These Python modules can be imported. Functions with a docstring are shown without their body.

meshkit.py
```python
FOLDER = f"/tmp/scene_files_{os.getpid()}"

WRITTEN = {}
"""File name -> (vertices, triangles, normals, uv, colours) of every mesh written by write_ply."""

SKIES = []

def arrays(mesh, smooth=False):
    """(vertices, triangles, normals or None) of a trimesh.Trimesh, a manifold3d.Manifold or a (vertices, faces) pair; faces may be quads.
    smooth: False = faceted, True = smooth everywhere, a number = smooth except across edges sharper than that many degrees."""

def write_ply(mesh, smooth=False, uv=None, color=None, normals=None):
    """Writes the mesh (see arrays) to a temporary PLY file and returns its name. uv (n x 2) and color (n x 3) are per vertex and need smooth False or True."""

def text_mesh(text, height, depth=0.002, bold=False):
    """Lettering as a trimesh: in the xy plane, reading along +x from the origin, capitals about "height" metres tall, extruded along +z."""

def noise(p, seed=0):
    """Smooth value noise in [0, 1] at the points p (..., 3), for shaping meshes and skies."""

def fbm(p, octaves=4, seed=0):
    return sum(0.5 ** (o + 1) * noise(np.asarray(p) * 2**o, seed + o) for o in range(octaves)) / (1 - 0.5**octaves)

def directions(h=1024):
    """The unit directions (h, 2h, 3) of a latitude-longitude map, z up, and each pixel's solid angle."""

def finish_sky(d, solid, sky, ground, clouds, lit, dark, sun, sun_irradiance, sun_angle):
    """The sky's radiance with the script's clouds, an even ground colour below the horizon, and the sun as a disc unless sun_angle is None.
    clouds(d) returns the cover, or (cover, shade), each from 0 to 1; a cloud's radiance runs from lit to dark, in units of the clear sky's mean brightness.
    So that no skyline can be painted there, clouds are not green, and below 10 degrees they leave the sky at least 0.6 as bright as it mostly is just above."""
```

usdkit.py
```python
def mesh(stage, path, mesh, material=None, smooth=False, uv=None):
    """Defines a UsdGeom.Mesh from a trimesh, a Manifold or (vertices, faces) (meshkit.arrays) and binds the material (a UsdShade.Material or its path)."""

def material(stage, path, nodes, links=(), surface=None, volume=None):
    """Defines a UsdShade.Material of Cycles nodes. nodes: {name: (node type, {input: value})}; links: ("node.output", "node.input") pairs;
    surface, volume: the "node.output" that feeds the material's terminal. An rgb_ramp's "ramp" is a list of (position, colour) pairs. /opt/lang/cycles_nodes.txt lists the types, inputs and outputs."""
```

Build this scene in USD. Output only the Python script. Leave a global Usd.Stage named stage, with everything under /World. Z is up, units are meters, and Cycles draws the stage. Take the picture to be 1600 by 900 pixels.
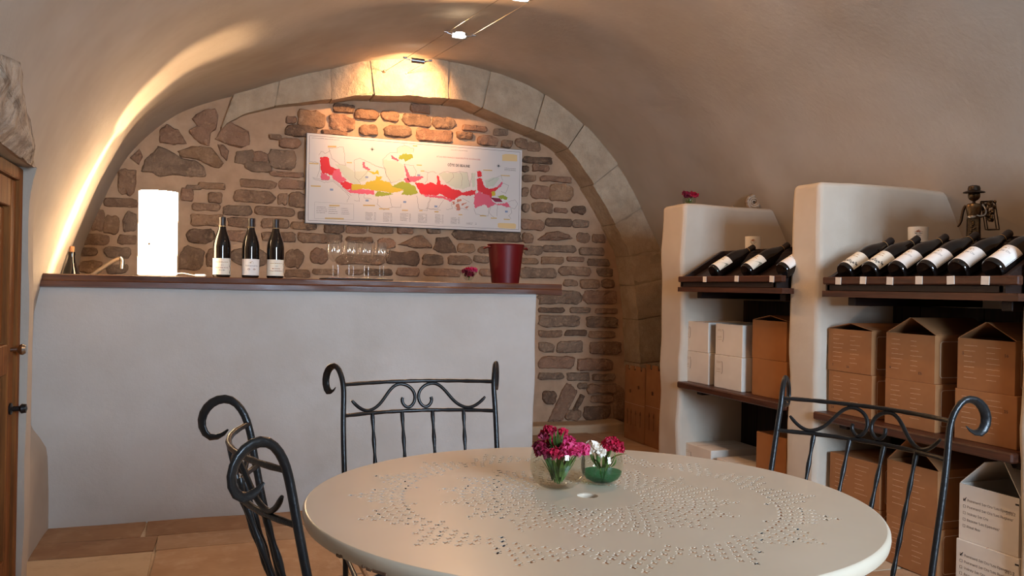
import math, random
import numpy as np, trimesh, manifold3d, usdkit, meshkit
from scipy.interpolate import PchipInterpolator, CubicSpline
from shapely.geometry import Polygon, LineString, Point, box as sbox
from shapely import affinity
from shapely.ops import unary_union
from pxr import Usd, UsdGeom, UsdLux, UsdShade, Gf, Sdf, Vt

stage = Usd.Stage.CreateInMemory()
UsdGeom.SetStageUpAxis(stage, UsdGeom.Tokens.z)
UsdGeom.SetStageMetersPerUnit(stage, 1.0)
UsdGeom.Xform.Define(stage, '/World')
PI = math.pi
V = np.array
rnd = random.Random(7)

# ------------------------------------------------------------------ camera, light, exposure
EXPOSURE = -0.2
YAW, ROLL, EYE = math.radians(20), math.radians(-1.1), V([0, 0, 1.10])
_F = V([math.sin(YAW), math.cos(YAW), 0]); _R0 = V([math.cos(YAW), -math.sin(YAW), 0]); _U0 = V([0, 0, 1.])
_R = math.cos(ROLL) * _R0 - math.sin(ROLL) * _U0
_U = math.cos(ROLL) * _U0 + math.sin(ROLL) * _R0
cam = UsdGeom.Camera.Define(stage, '/World/camera')
cam.CreateHorizontalApertureAttr(36.0); cam.CreateFocalLengthAttr(36.0 * 1300 / 1600)
cam.CreateClippingRangeAttr(Gf.Vec2f(0.05, 100))
cam.CreateExposureAttr(EXPOSURE)
cam.AddTransformOp().Set(Gf.Matrix4d(*_R, 0, *_U, 0, *(-_F), 0, *EYE, 1))

WARM = (1.0, 0.53, 0.235)
DAY = (0.66, 0.88, 1.18)
DAY_POWER = 80.0        # daylight through the window behind the camera
SPOT_POWER = (25.0, 12.0, 8.0, 2.0, 11.0)
LAMP_EMIT = 33.0         # the table lamp's shade
LAMP_BULB = 4200.0

dome = UsdLux.DomeLight.Define(stage, '/World/sky'); dome.CreateIntensityAttr(0.35); dome.CreateColorAttr(Gf.Vec3f(*DAY))

def place_light(l, pos, aim):
    d = V(aim, float) - V(pos, float); d /= np.linalg.norm(d)
    up = V([0, 0, 1.]) if abs(d[2]) < .95 else V([0, 1., 0])
    r = np.cross(d, up); r /= np.linalg.norm(r); u = np.cross(r, d)
    UsdGeom.Xformable(l.GetPrim()).AddTransformOp().Set(Gf.Matrix4d(*r, 0, *u, 0, *(-d), 0, *map(float, pos), 1))

day = UsdLux.RectLight.Define(stage, '/World/daylight')
day.CreateWidthAttr(1.2); day.CreateHeightAttr(1.35); day.CreateIntensityAttr(DAY_POWER); day.CreateColorAttr(Gf.Vec3f(*DAY))
place_light(day, (1.55, -2.05, 1.62), (1.55, 0, 1.62))

# ------------------------------------------------------------------ helpers
_used = {}
def numbered(parent, name):
    k = (str(parent), name); n = _used.get(k, -1) + 1; _used[k] = n
    return name if n == 0 else '%s_%03d' % (name, n)

def put(name, mesh, mat, parent=None, smooth=False, normals=None):
    pp = parent.GetPath() if parent is not None else Sdf.Path('/World')
    path = pp.AppendChild(numbered(pp, name))
    m = usdkit.mesh(stage, str(path), mesh, mat, smooth=smooth)
    if normals is not None:
        m.CreateNormalsAttr(Vt.Vec3fArray.FromNumpy(np.asarray(normals, np.float32))); m.SetNormalsInterpolation('vertex')
    return m.GetPrim()

def tag(p, label=None, cat=None, group=None, kind=None):
    for k, v in (('label', label), ('category', cat), ('group', group), ('kind', kind)):
        if v: p.SetCustomDataByKey(k, v)
    return p

def mat4(loc=(0, 0, 0), rotz=0.0, R=None):
    """Row-vector matrix; R = 3 rows: where the local x, y and z axes go."""
    if R is None:
        c, s = math.cos(rotz), math.sin(rotz); R = [(c, s, 0), (-s, c, 0), (0, 0, 1)]
    return Gf.Matrix4d(*map(float, R[0]), 0, *map(float, R[1]), 0, *map(float, R[2]), 0, *map(float, loc), 1)

def thing(name, label, cat, loc=(0, 0, 0), rotz=0.0, group=None, R=None, kind=None):
    x = UsdGeom.Xform.Define(stage, '/World/' + numbered('/World', name))
    x.AddTransformOp().Set(mat4(loc, rotz, R))
    return tag(x.GetPrim(), label, cat, group, kind)

def dup(root, label, loc, rotz=0.0, group=None, R=None):
    was = root.GetCustomData()
    base = root.GetName()
    if base[-4:-3] == '_' and base[-3:].isdigit(): base = base[:-4]
    p = thing(base, label, was['category'], loc, rotz, group or was.get('group'), R)
    p.GetReferences().AddInternalReference(root.GetPath()); p.SetInstanceable(True)
    return p

def stuff(p): return tag(p, kind='stuff')

def cat_(ms): return trimesh.util.concatenate([m for m in ms if m is not None])

def bx(lo, hi):
    lo, hi = V(lo, float), V(hi, float)
    m = trimesh.creation.box(hi - lo); m.apply_translation((lo + hi) / 2); return m

def cbx(lo, hi, c=.003):
    """A box with chamfered edges."""
    lo, hi = V(lo, float), V(hi, float); c = min(c, .45 * (hi - lo).min()); pts = []
    for i in (0, 1):
        for j in (0, 1):
            for k in (0, 1):
                p = V([(lo, hi)[i][0], (lo, hi)[j][1], (lo, hi)[k][2]]); s = V([1 - 2 * i, 1 - 2 * j, 1 - 2 * k]) * c
                for a in range(3):
                    q = p + s; q[a] = p[a]; pts.append(q)
    return trimesh.convex.convex_hull(V(pts))

def xf(m, loc=(0, 0, 0), rot=None, scale=None):
    m = m.copy()
    if scale is not None: m.apply_scale(scale)
    if rot is not None:
        for ax, a in rot: m.apply_transform(trimesh.transformations.rotation_matrix(a, {'x': [1, 0, 0], 'y': [0, 1, 0], 'z': [0, 0, 1]}[ax]))
    m.apply_translation(loc); return m

def lathe(profile, n=32):
    m = trimesh.creation.revolve(V(profile, float), sections=n)
    if m.volume < 0: m.invert()
    return m

def spline(pts, n):
    pts = V(pts, float); t = np.r_[0, np.cumsum(np.linalg.norm(np.diff(pts, axis=0), axis=1))]
    return CubicSpline(t, pts)(np.linspace(0, t[-1], n))

def tube(path, r, n=8, flat=None):
    """A swept tube; r: a number or one radius per point; flat: (width, height) factors per point."""
    P = V(path, float); k = len(P); r = np.broadcast_to(np.asarray(r, float), (k,))
    T = np.gradient(P, axis=0); T /= np.linalg.norm(T, axis=1, keepdims=True)
    a = V([0, 0, 1.]) if abs(T[0][2]) < .9 else V([1., 0, 0])
    N = np.cross(T[0], a); N /= np.linalg.norm(N); vs = []
    for i in range(k):
        N = N - T[i] * (N @ T[i]); N /= np.linalg.norm(N); B = np.cross(T[i], N)
        th = np.arange(n) * 2 * PI / n
        fw, fh = (1, 1) if flat is None else flat[i]
        vs.append(P[i] + r[i] * (fw * np.cos(th)[:, None] * N + fh * np.sin(th)[:, None] * B))
    v = np.vstack(vs + [P[:1], P[-1:]]); f = []
    for i in range(k - 1):
        for j in range(n):
            a0, a1, b0, b1 = i * n + j, i * n + (j + 1) % n, (i + 1) * n + j, (i + 1) * n + (j + 1) % n
            f += [(a0, a1, b1), (a0, b1, b0)]
    for j in range(n):
        f += [(k * n, (j + 1) % n, j), (k * n + 1, (k - 1) * n + j, (k - 1) * n + (j + 1) % n)]
    m = trimesh.Trimesh(v, V(f), process=False)
    if m.volume < 0: m.invert()
    return m

def prism(poly, h, z=0.0):
    g = [poly] if poly.geom_type == 'Polygon' else list(poly.geoms)
    m = cat_([trimesh.creation.extrude_polygon(p, h, engine='earcut') for p in g if p.area > 0]); m.apply_translation((0, 0, z)); return m

def grid(fn, nu, nv):
    """Triangles over fn(i, j) with i in 0..nu, j in 0..nv."""
    v = V([fn(i, j) for i in range(nu + 1) for j in range(nv + 1)], float); f = []
    for i in range(nu):
        for j in range(nv):
            a = i * (nv + 1) + j; b = a + nv + 1
            f += [(a, b, b + 1), (a, b + 1, a + 1)]
    return v, V(f)

def plaster_box(lo, hi, r, edge, amp, seed, top_tilt=0.0):
    """A hand-plastered block: rounded arrises and an uneven face."""
    lo, hi = V(lo, float), V(hi, float)
    s = manifold3d.Manifold.sphere(r, 16)
    hull = manifold3d.Manifold.batch_hull([s.translate([(lo[0] + r, hi[0] - r)[i], (lo[1] + r, hi[1] - r)[j], (lo[2] + r, hi[2] - r)[k]]) for i in (0, 1) for j in (0, 1) for k in (0, 1)]).refine_to_length(edge)
    g = hull.to_mesh(); v = np.array(g.vert_properties[:, :3], float); f = np.array(g.tri_verts)
    for ax in range(3):
        v[:, ax] += amp * 2 * (meshkit.fbm(v * 3.1 + ax * 17.3, 3, seed + ax) - .5)
    return trimesh.Trimesh(v, f, process=False)

def flat_text(s, h, depth=.0004, bold=False, width=None):
    m = meshkit.text_mesh(s, h, depth, bold)
    if width:
        k = width / m.bounds[1][0]; m.apply_scale((k, 1, 1))
    return m

def wrap(m, r):
    """Bends a mesh in the xy plane (z = depth) round a cylinder about +z, facing -y."""
    m = m.copy(); v = m.vertices; a = v[:, 0] / r; q = r + v[:, 2]
    m.vertices = np.stack([q * np.sin(a), -q * np.cos(a), v[:, 1]], 1); return m

def patch(x0, x1, y0, y1, n=14, depth=.0004, z=0.0):
    """A thin rectangle with n columns, to be wrapped."""
    xs = np.linspace(x0, x1, n + 1); v, f = [], []
    for zz in (z, z + depth):
        for x in xs: v += [(x, y0, zz), (x, y1, zz)]
    o = 2 * (n + 1)
    for i in range(n):
        a = 2 * i
        f += [(a, a + 1, a + 3), (a, a + 3, a + 2), (o + a, o + a + 3, o + a + 1), (o + a, o + a + 2, o + a + 3)]
        f += [(a, a + 2, o + a + 2), (a, o + a + 2, o + a), (a + 1, o + a + 3, a + 3), (a + 1, o + a + 1, o + a + 3)]
    f += [(0, o, o + 1), (0, o + 1, 1), (2 * n, 2 * n + 1, o + 2 * n + 1), (2 * n, o + 2 * n + 1, o + 2 * n)]
    return trimesh.Trimesh(V(v), V(f), process=False)

def thick_line(pts, w, h=.0003, z=0.0):
    return prism(LineString([tuple(p) for p in pts]).buffer(w / 2, quad_segs=2, cap_style='flat'), h, z)

# ------------------------------------------------------------------ materials
def srgb(*c):
    return tuple(((x / 255) / 12.92 if x <= 10 else ((x / 255 + .055) / 1.055) ** 2.4) for x in c)

def M(name, c1, c2=None, scale=5.0, rough=.6, bump=0.0, bscale=60.0, metallic=0.0, spec=.5, detail=6.0, lo=.35, hi=.65, stretch=(1, 1, 1), world=False, c3=None, scale3=1.0, lo3=.5, hi3=.75, bdist=.004, extra=None, vary=0.0):
    """A principled material whose colour runs from c1 to c2 by noise; c3: blotches on top; bump: fine relief."""
    n = {'p': ('principled_bsdf', dict(base_color=c1, roughness=rough, metallic=metallic, specular_ior_level=spec, **(extra or {})))}; l = []
    if c2 is not None or bump:
        n['tc'] = ('geometry', {}) if world else ('texture_coordinate', {})
        n['mp'] = ('mapping', dict(scale=stretch)); l.append(('tc.position' if world else 'tc.object', 'mp.vector'))
    if c2 is not None:
        n['n1'] = ('noise_texture', dict(scale=scale, detail=detail, roughness=.6)); l.append(('mp.vector', 'n1.vector'))
        n['r1'] = ('rgb_ramp', dict(ramp=[(0, c1), (lo, c1), (hi, c2), (1, c2)])); l.append(('n1.fac', 'r1.fac')); last = 'r1.color'
        if c3 is not None:
            n['n3'] = ('noise_texture', dict(scale=scale3, detail=4.0, roughness=.65)); l.append(('mp.vector', 'n3.vector'))
            n['r3'] = ('map_range', dict(from_min=lo3, from_max=hi3, to_min=0.0, to_max=.8, clamp=True)); l.append(('n3.fac', 'r3.value'))
            n['x3'] = ('mix_color', dict(b=c3)); l += [(last, 'x3.a'), ('r3.result', 'x3.fac')]; last = 'x3.result'
        if vary:
            n['oi'] = ('object_info', {}); n['vr'] = ('map_range', dict(from_min=0.0, from_max=1.0, to_min=1 - vary, to_max=1 + vary)); l.append(('oi.random', 'vr.value'))
            n['hv'] = ('hsv', {}); l += [(last, 'hv.color'), ('vr.result', 'hv.value')]; last = 'hv.color'
        l.append((last, 'p.base_color'))
    if bump:
        n['n2'] = ('noise_texture', dict(scale=bscale, detail=5.0, roughness=.6)); l.append(('mp.vector', 'n2.vector'))
        n['b'] = ('bump', dict(strength=bump, distance=bdist)); l += [('n2.fac', 'b.height'), ('b.normal', 'p.normal')]
    return usdkit.material(stage, '/World/Looks/' + name, n, l, surface='p.BSDF')

def emit(name, color, strength):
    return usdkit.material(stage, '/World/Looks/' + name, {'e': ('emission', dict(color=color, strength=strength))}, [], surface='e.emission')

def glass(name, color, rough=0.0, ior=1.45):
    return usdkit.material(stage, '/World/Looks/' + name, {'g': ('principled_bsdf', dict(base_color=color, roughness=rough, ior=ior, transmission_weight=1.0))}, [], surface='g.BSDF')

def thin_glass(name, tint=(.96, .97, .96), edge=.26, base=.022):
    """A thin wall of glass: straight through, with reflections that grow towards the rim."""
    return usdkit.material(stage, '/World/Looks/' + name, {'f': ('layer_weight', dict(blend=.5)), 'w': ('math', dict(math_type='power', value2=4.0)), 'r': ('math', dict(math_type='multiply_add', value2=edge, value3=base)),
                           't': ('transparent_bsdf', dict(color=tint)), 'g': ('glossy_bsdf', dict(color=(1, 1, 1), roughness=.03)), 'm': ('mix_closure', {})},
                           [('f.facing', 'w.value1'), ('w.value', 'r.value1'), ('r.value', 'm.fac'), ('t.BSDF', 'm.closure1'), ('g.BSDF', 'm.closure2')], surface='m.closure')

def petal(name, c1, c2):
    return usdkit.material(stage, '/World/Looks/' + name, {
        'tc': ('texture_coordinate', {}), 'n': ('noise_texture', dict(scale=60.0, detail=2.0)), 'r': ('rgb_ramp', dict(ramp=[(0, c1), (.4, c1), (.6, c2), (1, c2)])),
        'p': ('principled_bsdf', dict(roughness=.6)), 't': ('translucent_bsdf', {}), 'm': ('mix_closure', dict(fac=.25))},
        [('tc.object', 'n.vector'), ('n.fac', 'r.fac'), ('r.color', 'p.base_color'), ('r.color', 't.color'), ('p.BSDF', 'm.closure1'), ('t.BSDF', 'm.closure2')], surface='m.closure')

m_plaster = M('plaster', srgb(184, 173, 160), srgb(173, 160, 145), 1.6, .92, .45, 32, world=True, c3=srgb(158, 143, 126), scale3=.9, lo3=.52, hi3=.8, spec=.15)
m_barplaster = M('bar_plaster', srgb(194, 187, 179), srgb(184, 175, 165), 2.2, .9, .3, 50, world=True, c3=srgb(164, 152, 137), scale3=1.3, lo3=.54, hi3=.8, spec=.15)
m_pillar = M('pillar_plaster', srgb(201, 188, 171), srgb(192, 177, 158), 3, .92, .22, 60, world=True, spec=.15)
m_mortar = M('mortar', srgb(186, 153, 124), srgb(170, 137, 109), 6, .95, .5, 40, world=True, spec=.1, c3=srgb(196, 165, 136), scale3=2.5)
STONE = [M('stone_%s' % a, srgb(*c1), srgb(*c2), 13, .92, 1.0, 30, world=True, spec=.12, c3=srgb(*c3), scale3=26, lo3=.5, hi3=.7, bdist=.022, vary=.12) for a, c1, c2, c3 in (
    ('umber', (152, 119, 94), (124, 95, 75), (176, 142, 113)), ('grey', (146, 119, 97), (116, 93, 76), (170, 140, 114)),
    ('ochre', (164, 128, 98), (136, 104, 79), (184, 148, 117)), ('dark', (126, 99, 80), (98, 77, 62), (154, 124, 99)), ('russet', (158, 121, 97), (134, 101, 80), (176, 140, 113)))]
m_vouss = M('voussoir_stone', srgb(190, 168, 142), srgb(174, 150, 124), 7, .92, 1.0, 26, world=True, spec=.12, c3=srgb(160, 140, 118), scale3=12, bdist=.016)
m_joint = M('voussoir_joint', srgb(170, 150, 126), srgb(150, 130, 108), 10, .95, .5, 60, world=True, spec=.1)
m_lintel = M('lintel_stone', srgb(192, 178, 160), srgb(150, 132, 114), 14, .95, 1.0, 30, world=True, spec=.1, c3=srgb(120, 104, 90), scale3=18, lo3=.56, hi3=.7, bdist=.012)
SLAB = [M('slab_%s' % a, srgb(*c1), srgb(*c2), 4, .7, .4, 50, world=True, spec=.3, c3=srgb(*c3), scale3=9, bdist=.003) for a, c1, c2, c3 in (
    ('tan', (184, 152, 120), (168, 134, 102), (196, 168, 140)), ('brown', (162, 126, 94), (146, 110, 80), (176, 144, 112)), ('pale', (200, 178, 148), (188, 164, 134), (176, 150, 120)))]
m_grout = M('grout', srgb(206, 186, 160), srgb(188, 166, 138), 8, .95, .4, 60, world=True, spec=.1)
m_wood = M('bar_wood', srgb(104, 60, 36), srgb(66, 36, 22), 6, .32, .15, 60, stretch=(.6, 14, 14), world=True, c3=srgb(128, 78, 48), scale3=3, spec=.5, extra=dict(coat_weight=.35, coat_roughness=.18))
m_rack = M('rack_wood', srgb(84, 46, 28), srgb(54, 28, 18), 5, .42, .15, 50, stretch=(12, .8, 12), world=True, spec=.4)
m_rackdark = M('rack_board', srgb(44, 27, 20), srgb(30, 18, 14), 5, .5, .15, 50, stretch=(.8, 12, 12), world=True, spec=.35)
m_back = M('back_board_wood', srgb(40, 28, 22), srgb(26, 18, 15), 5, .7, .15, 50, stretch=(12, 12, .8), world=True, spec=.2)  # near-black: the deep shade of the niches put into the boards' colour
m_door = M('door_wood', srgb(136, 86, 44), srgb(106, 64, 33), 5, .72, .15, 50, stretch=(14, 14, .8), world=True, spec=.12)
m_seat = M('seat_wood', srgb(214, 176, 140), srgb(172, 128, 94), 5, .5, .1, 60, stretch=(3, 16, 3), spec=.4)
m_iron = M('wrought_iron', srgb(30, 27, 26), srgb(21, 19, 19), 40, .30, .2, 120, spec=.35)
m_table = M('table_paint', srgb(201, 184, 162), srgb(195, 177, 153), 3, .3, .04, 25, spec=.5, c3=srgb(200, 182, 160), scale3=2.2)
m_tableleg = M('table_leg_paint', srgb(60, 56, 60), None, rough=.4)
m_rust = M('rust', srgb(110, 78, 56), srgb(140, 110, 84), 30, .8)
m_kraft = M('kraft_card', srgb(160, 110, 70), srgb(150, 101, 63), 8, .85, .05, 90, spec=.2)
m_kraftin = M('kraft_card_inside', srgb(150, 108, 76), srgb(140, 98, 68), 8, .9, spec=.1)
m_kraft2 = M('plain_kraft_card', srgb(160, 106, 62), srgb(150, 98, 56), 6, .85, .05, 90, spec=.2)
m_carton = M('old_card', srgb(164, 116, 76), srgb(148, 102, 66), 5, .9, .05, 80, spec=.15)
m_white_card = M('white_card', srgb(222, 212, 198), srgb(214, 203, 188), 5, .75, spec=.25)
m_print_white = M('white_print', srgb(206, 168, 132), None, rough=.8)
m_print_line = M('pale_outline_print', srgb(212, 184, 154), None, rough=.8)
m_ink = M('ink', srgb(44, 40, 40), None, rough=.7)
m_ink_soft = M('soft_ink', srgb(120, 110, 104), None, rough=.7)
m_ink_gold = M('gold_ink', srgb(172, 140, 88), None, rough=.6)
m_ink_rust = M('rust_ink', srgb(150, 92, 60), None, rough=.6)
m_label = M('label_paper', srgb(236, 226, 206), srgb(230, 218, 196), 20, .6, spec=.3)
m_label2 = M('label_paper_white', srgb(238, 230, 220), srgb(230, 221, 210), 20, .6, spec=.3)
m_botglass = M('bottle_glass', srgb(20, 14, 12), None, rough=.06, spec=.6)
m_capsule = M('capsule_foil', srgb(38, 27, 24), srgb(31, 22, 20), 30, .42, spec=.5)
m_cork = M('cork', srgb(186, 130, 84), srgb(160, 106, 66), 40, .85)
m_clear = thin_glass('clear_glass', (.97, .97, .965), .85, .11)
m_bowl = thin_glass('bowl_glass', (.93, .95, .93))
m_bowl_green = thin_glass('green_water', (.25, .62, .45))
m_red = M('red_enamel', srgb(98, 10, 13), srgb(90, 8, 11), 8, .42, spec=.4)
m_chrome = M('steel', srgb(176, 170, 162), None, rough=.25, metallic=1.0)
m_pipe = M('dull_pipe', srgb(132, 112, 92), None, rough=.5, metallic=.6)
m_white = M('white_plastic', srgb(232, 226, 216), None, rough=.4)
m_mug = M('white_glaze', srgb(228, 220, 208), None, rough=.3)
m_board = M('map_paper', srgb(212, 204, 198), None, rough=.55, spec=.3)
m_boardedge = M('map_edge', srgb(70, 62, 58), None, rough=.5)
m_bronze = M('bronze', srgb(126, 104, 76), srgb(86, 70, 54), 60, .36, .2, 90, metallic=.9)
m_bronze_dark = M('dark_bronze', srgb(70, 58, 48), srgb(48, 40, 34), 60, .4, .2, 90, metallic=.85)
m_shell = M('shell_stone', srgb(176, 150, 120), srgb(120, 94, 70), 45, .25, .4, 60, spec=.6)
m_leaf = petal('leaf_green', srgb(96, 118, 48), srgb(66, 92, 36))
m_pet_red = petal('petal_crimson', srgb(196, 22, 62), srgb(150, 12, 46))
m_pet_pink = petal('petal_pink', srgb(218, 70, 120), srgb(190, 34, 88))
m_pet_dark = petal('petal_wine', srgb(140, 18, 52), srgb(104, 10, 40))
m_pet_white = petal('petal_white', srgb(240, 230, 216), srgb(232, 216, 196))
m_cable = M('cable_steel', srgb(150, 140, 128), None, rough=.4, metallic=.8)
m_housing = M('lamp_housing', srgb(190, 190, 192), None, rough=.25, metallic=1.0)
m_lens = emit('lamp_lens', (1.0, .86, .66), 30.0)
m_shade = emit('lamp_shade', (1.0, .70, .40), LAMP_EMIT)
m_glass_pane = thin_glass('window_glass')
m_kerb = M('kerb_plaster', srgb(186, 158, 126), srgb(170, 142, 112), 4, .92, .3, 60, world=True, spec=.12)
m_frame_paint = M('door_frame_paint', srgb(190, 184, 174), None, rough=.5)

# ------------------------------------------------------------------ the vaulted room
PROF = V([(-.655, -.02), (-.66, .33), (-.745, .50), (-.755, .75), (-.70, 1.08), (-.57, 1.5), (-.41, 1.855), (-.27, 2.04), (-.10, 2.2), (.35, 2.42), (.68, 2.56), (1.0, 2.66),
          (1.5, 2.72), (1.85, 2.69), (2.2, 2.6), (2.5, 2.44), (2.78, 2.23), (3.0, 1.98), (3.2, 1.65), (3.38, 1.28), (3.46, .9), (3.5, -.02)])
_s = np.r_[0, np.cumsum(np.linalg.norm(np.diff(PROF, axis=0), axis=1))]
_px, _pz = PchipInterpolator(_s, PROF[:, 0]), PchipInterpolator(_s, PROF[:, 1])
BACK, RING = 6.0, 5.74

def vault(s, y):
    s = np.asarray(s, float); y = np.asarray(y, float)
    x, z = _px(s), _pz(s)
    w = np.clip((y - 4.5) / 1.1, 0, 1); w = w * w * (3 - 2 * w)
    lf = np.clip((.8 - x) / 1.2, 0, 1)
    rf = np.clip((x - 2.6) / .6, 0, 1)
    xw = -.60 - .16 * np.clip((y - 3.4) / .65, 0, 1)                      # the wall is thicker by the door
    x = np.where(x < .5, .5 * (x + xw + np.sqrt((x - xw) ** 2 + .0009)), x)
    x2 = x - .12 * w * lf + .10 * np.clip(4.2 - y, 0, 2.4) * rf
    z2 = z + .04 * w * lf * np.clip((z - 1.2) / .8, 0, 1)
    p = np.stack([x2, y + 0 * x2, z2], -1)
    c = V([1.35, 0, 1.0]); d = (p - c) * V([1, 0, 1]); d /= np.linalg.norm(d, axis=-1, keepdims=True)
    n = .05 * (meshkit.fbm(p * V([.9, .6, .9]) + 5.3, 3, 3) - .5) + .012 * (meshkit.fbm(p * 3.3 + 1.7, 3, 11) - .5)
    return p + d * n[..., None]

def s_at(zv, right=False):
    ss = np.linspace(0, _s[-1], 4000); zz = _pz(ss); h = ss < _s[12]
    ss, zz = (ss[~h], zz[~h]) if right else (ss[h], zz[h])
    return float(np.interp(zv, zz[::-1], ss[::-1]) if right else np.interp(zv, zz, ss))

DOOR_TOP, DOOR_Y0, DOOR_Y1 = 1.487, 2.50, 3.30
S_DOOR, S_RIGHT = s_at(DOOR_TOP), s_at(1.66, True)
sl = np.unique(np.r_[np.linspace(0, S_DOOR, 34), np.linspace(S_DOOR, S_RIGHT, 96), np.linspace(S_RIGHT, _s[-1], 30)])
yl = np.unique(np.r_[np.linspace(-1.25, DOOR_Y0, 60), np.linspace(DOOR_Y0, DOOR_Y1, 20), np.linspace(DOOR_Y1, BACK + .03, 60)])
SS, YY = np.meshgrid(sl, yl, indexing='ij')
VP = vault(SS, YY)
_nu, _nv = len(sl) - 1, len(yl) - 1
VN = np.cross(np.gradient(VP, axis=1), np.gradient(VP, axis=0)); VN /= np.linalg.norm(VN, axis=-1, keepdims=True)
if (VN[60, 60] @ (V([1.35, VP[60, 60, 1], 1]) - VP[60, 60])) < 0: VN = -VN

def vault_part(name, i0, i1, skip=None):
    P, N = VP[i0:i1 + 1], VN[i0:i1 + 1]; nv = _nv + 1; f = []
    for i in range(i1 - i0):
        for j in range(_nv):
            if skip and skip(sl[i0 + i] + 1e-6, .5 * (yl[j] + yl[j + 1])): continue
            a = i * nv + j; b = a + nv; f += [(a, b + 1, b), (a, a + 1, b + 1)]
    v, f = P.reshape(-1, 3), V(f)
    nn = np.cross(v[f[0, 1]] - v[f[0, 0]], v[f[0, 2]] - v[f[0, 0]])
    if nn @ N.reshape(-1, 3)[f[0, 0]] < 0: f = f[:, ::-1]
    return put(name, (v, f), m_plaster, normals=N.reshape(-1, 3))

iD = int(np.argmin(abs(sl - S_DOOR))); iR = int(np.argmin(abs(sl - S_RIGHT)))
wl = vault_part('wall_left', 0, iD, lambda s, y: DOOR_Y0 < y < DOOR_Y1)
ce = vault_part('ceiling', iD, iR)
wr = vault_part('wall_right', iR, _nu)
tag(wl, 'rough lime-plastered left wall between the door and the bar', kind='structure')
tag(ce, 'cream plaster barrel vault over the cellar', kind='structure')
tag(wr, 'plastered back of the niches on the right', kind='structure')
# the door's reveal
jD = int(np.argmin(abs(yl - DOOR_Y1))); jd = int(np.argmin(abs(yl - DOOR_Y0)))
def strip(A, B):
    A, B = V(A), V(B); n = len(A); v = np.vstack([A, B]); f = []
    for i in range(n - 1): f += [(i, i + 1, n + i + 1), (i, n + i + 1, n + i), (i, n + i + 1, i + 1), (i, n + i, n + i + 1)][:2]
    return trimesh.Trimesh(v, V(f), process=False)
far = VP[:iD + 1, jD]; top = VP[iD, jd:jD + 1]; near = VP[:iD + 1, jd]
def deep(a): b = a.copy(); b[:, 0] = -.80; return b
put('door_reveal', cat_([strip(far, deep(far)), strip(top, deep(top)), strip(near, deep(near))]), m_plaster, wl)

# back wall of rubble inside the arch
def wall_pt(i, j):
    x = -1.05 + 4.75 * i / 120; z = -.02 + 2.9 * j / 76
    n = .012 * (meshkit.fbm(V([x * 2.2, 3.1, z * 2.6]), 3, 21) - .5) + .006 * (meshkit.fbm(V([x * 9, 1.1, z * 9]), 2, 22) - .5)
    return (x, BACK + n, z)
v, f = grid(wall_pt, 120, 76)
wb = tag(put('wall_back', (v, f), m_mortar, smooth=True), 'rubble stone back wall with wide lime joints under the arch', kind='structure')

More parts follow.
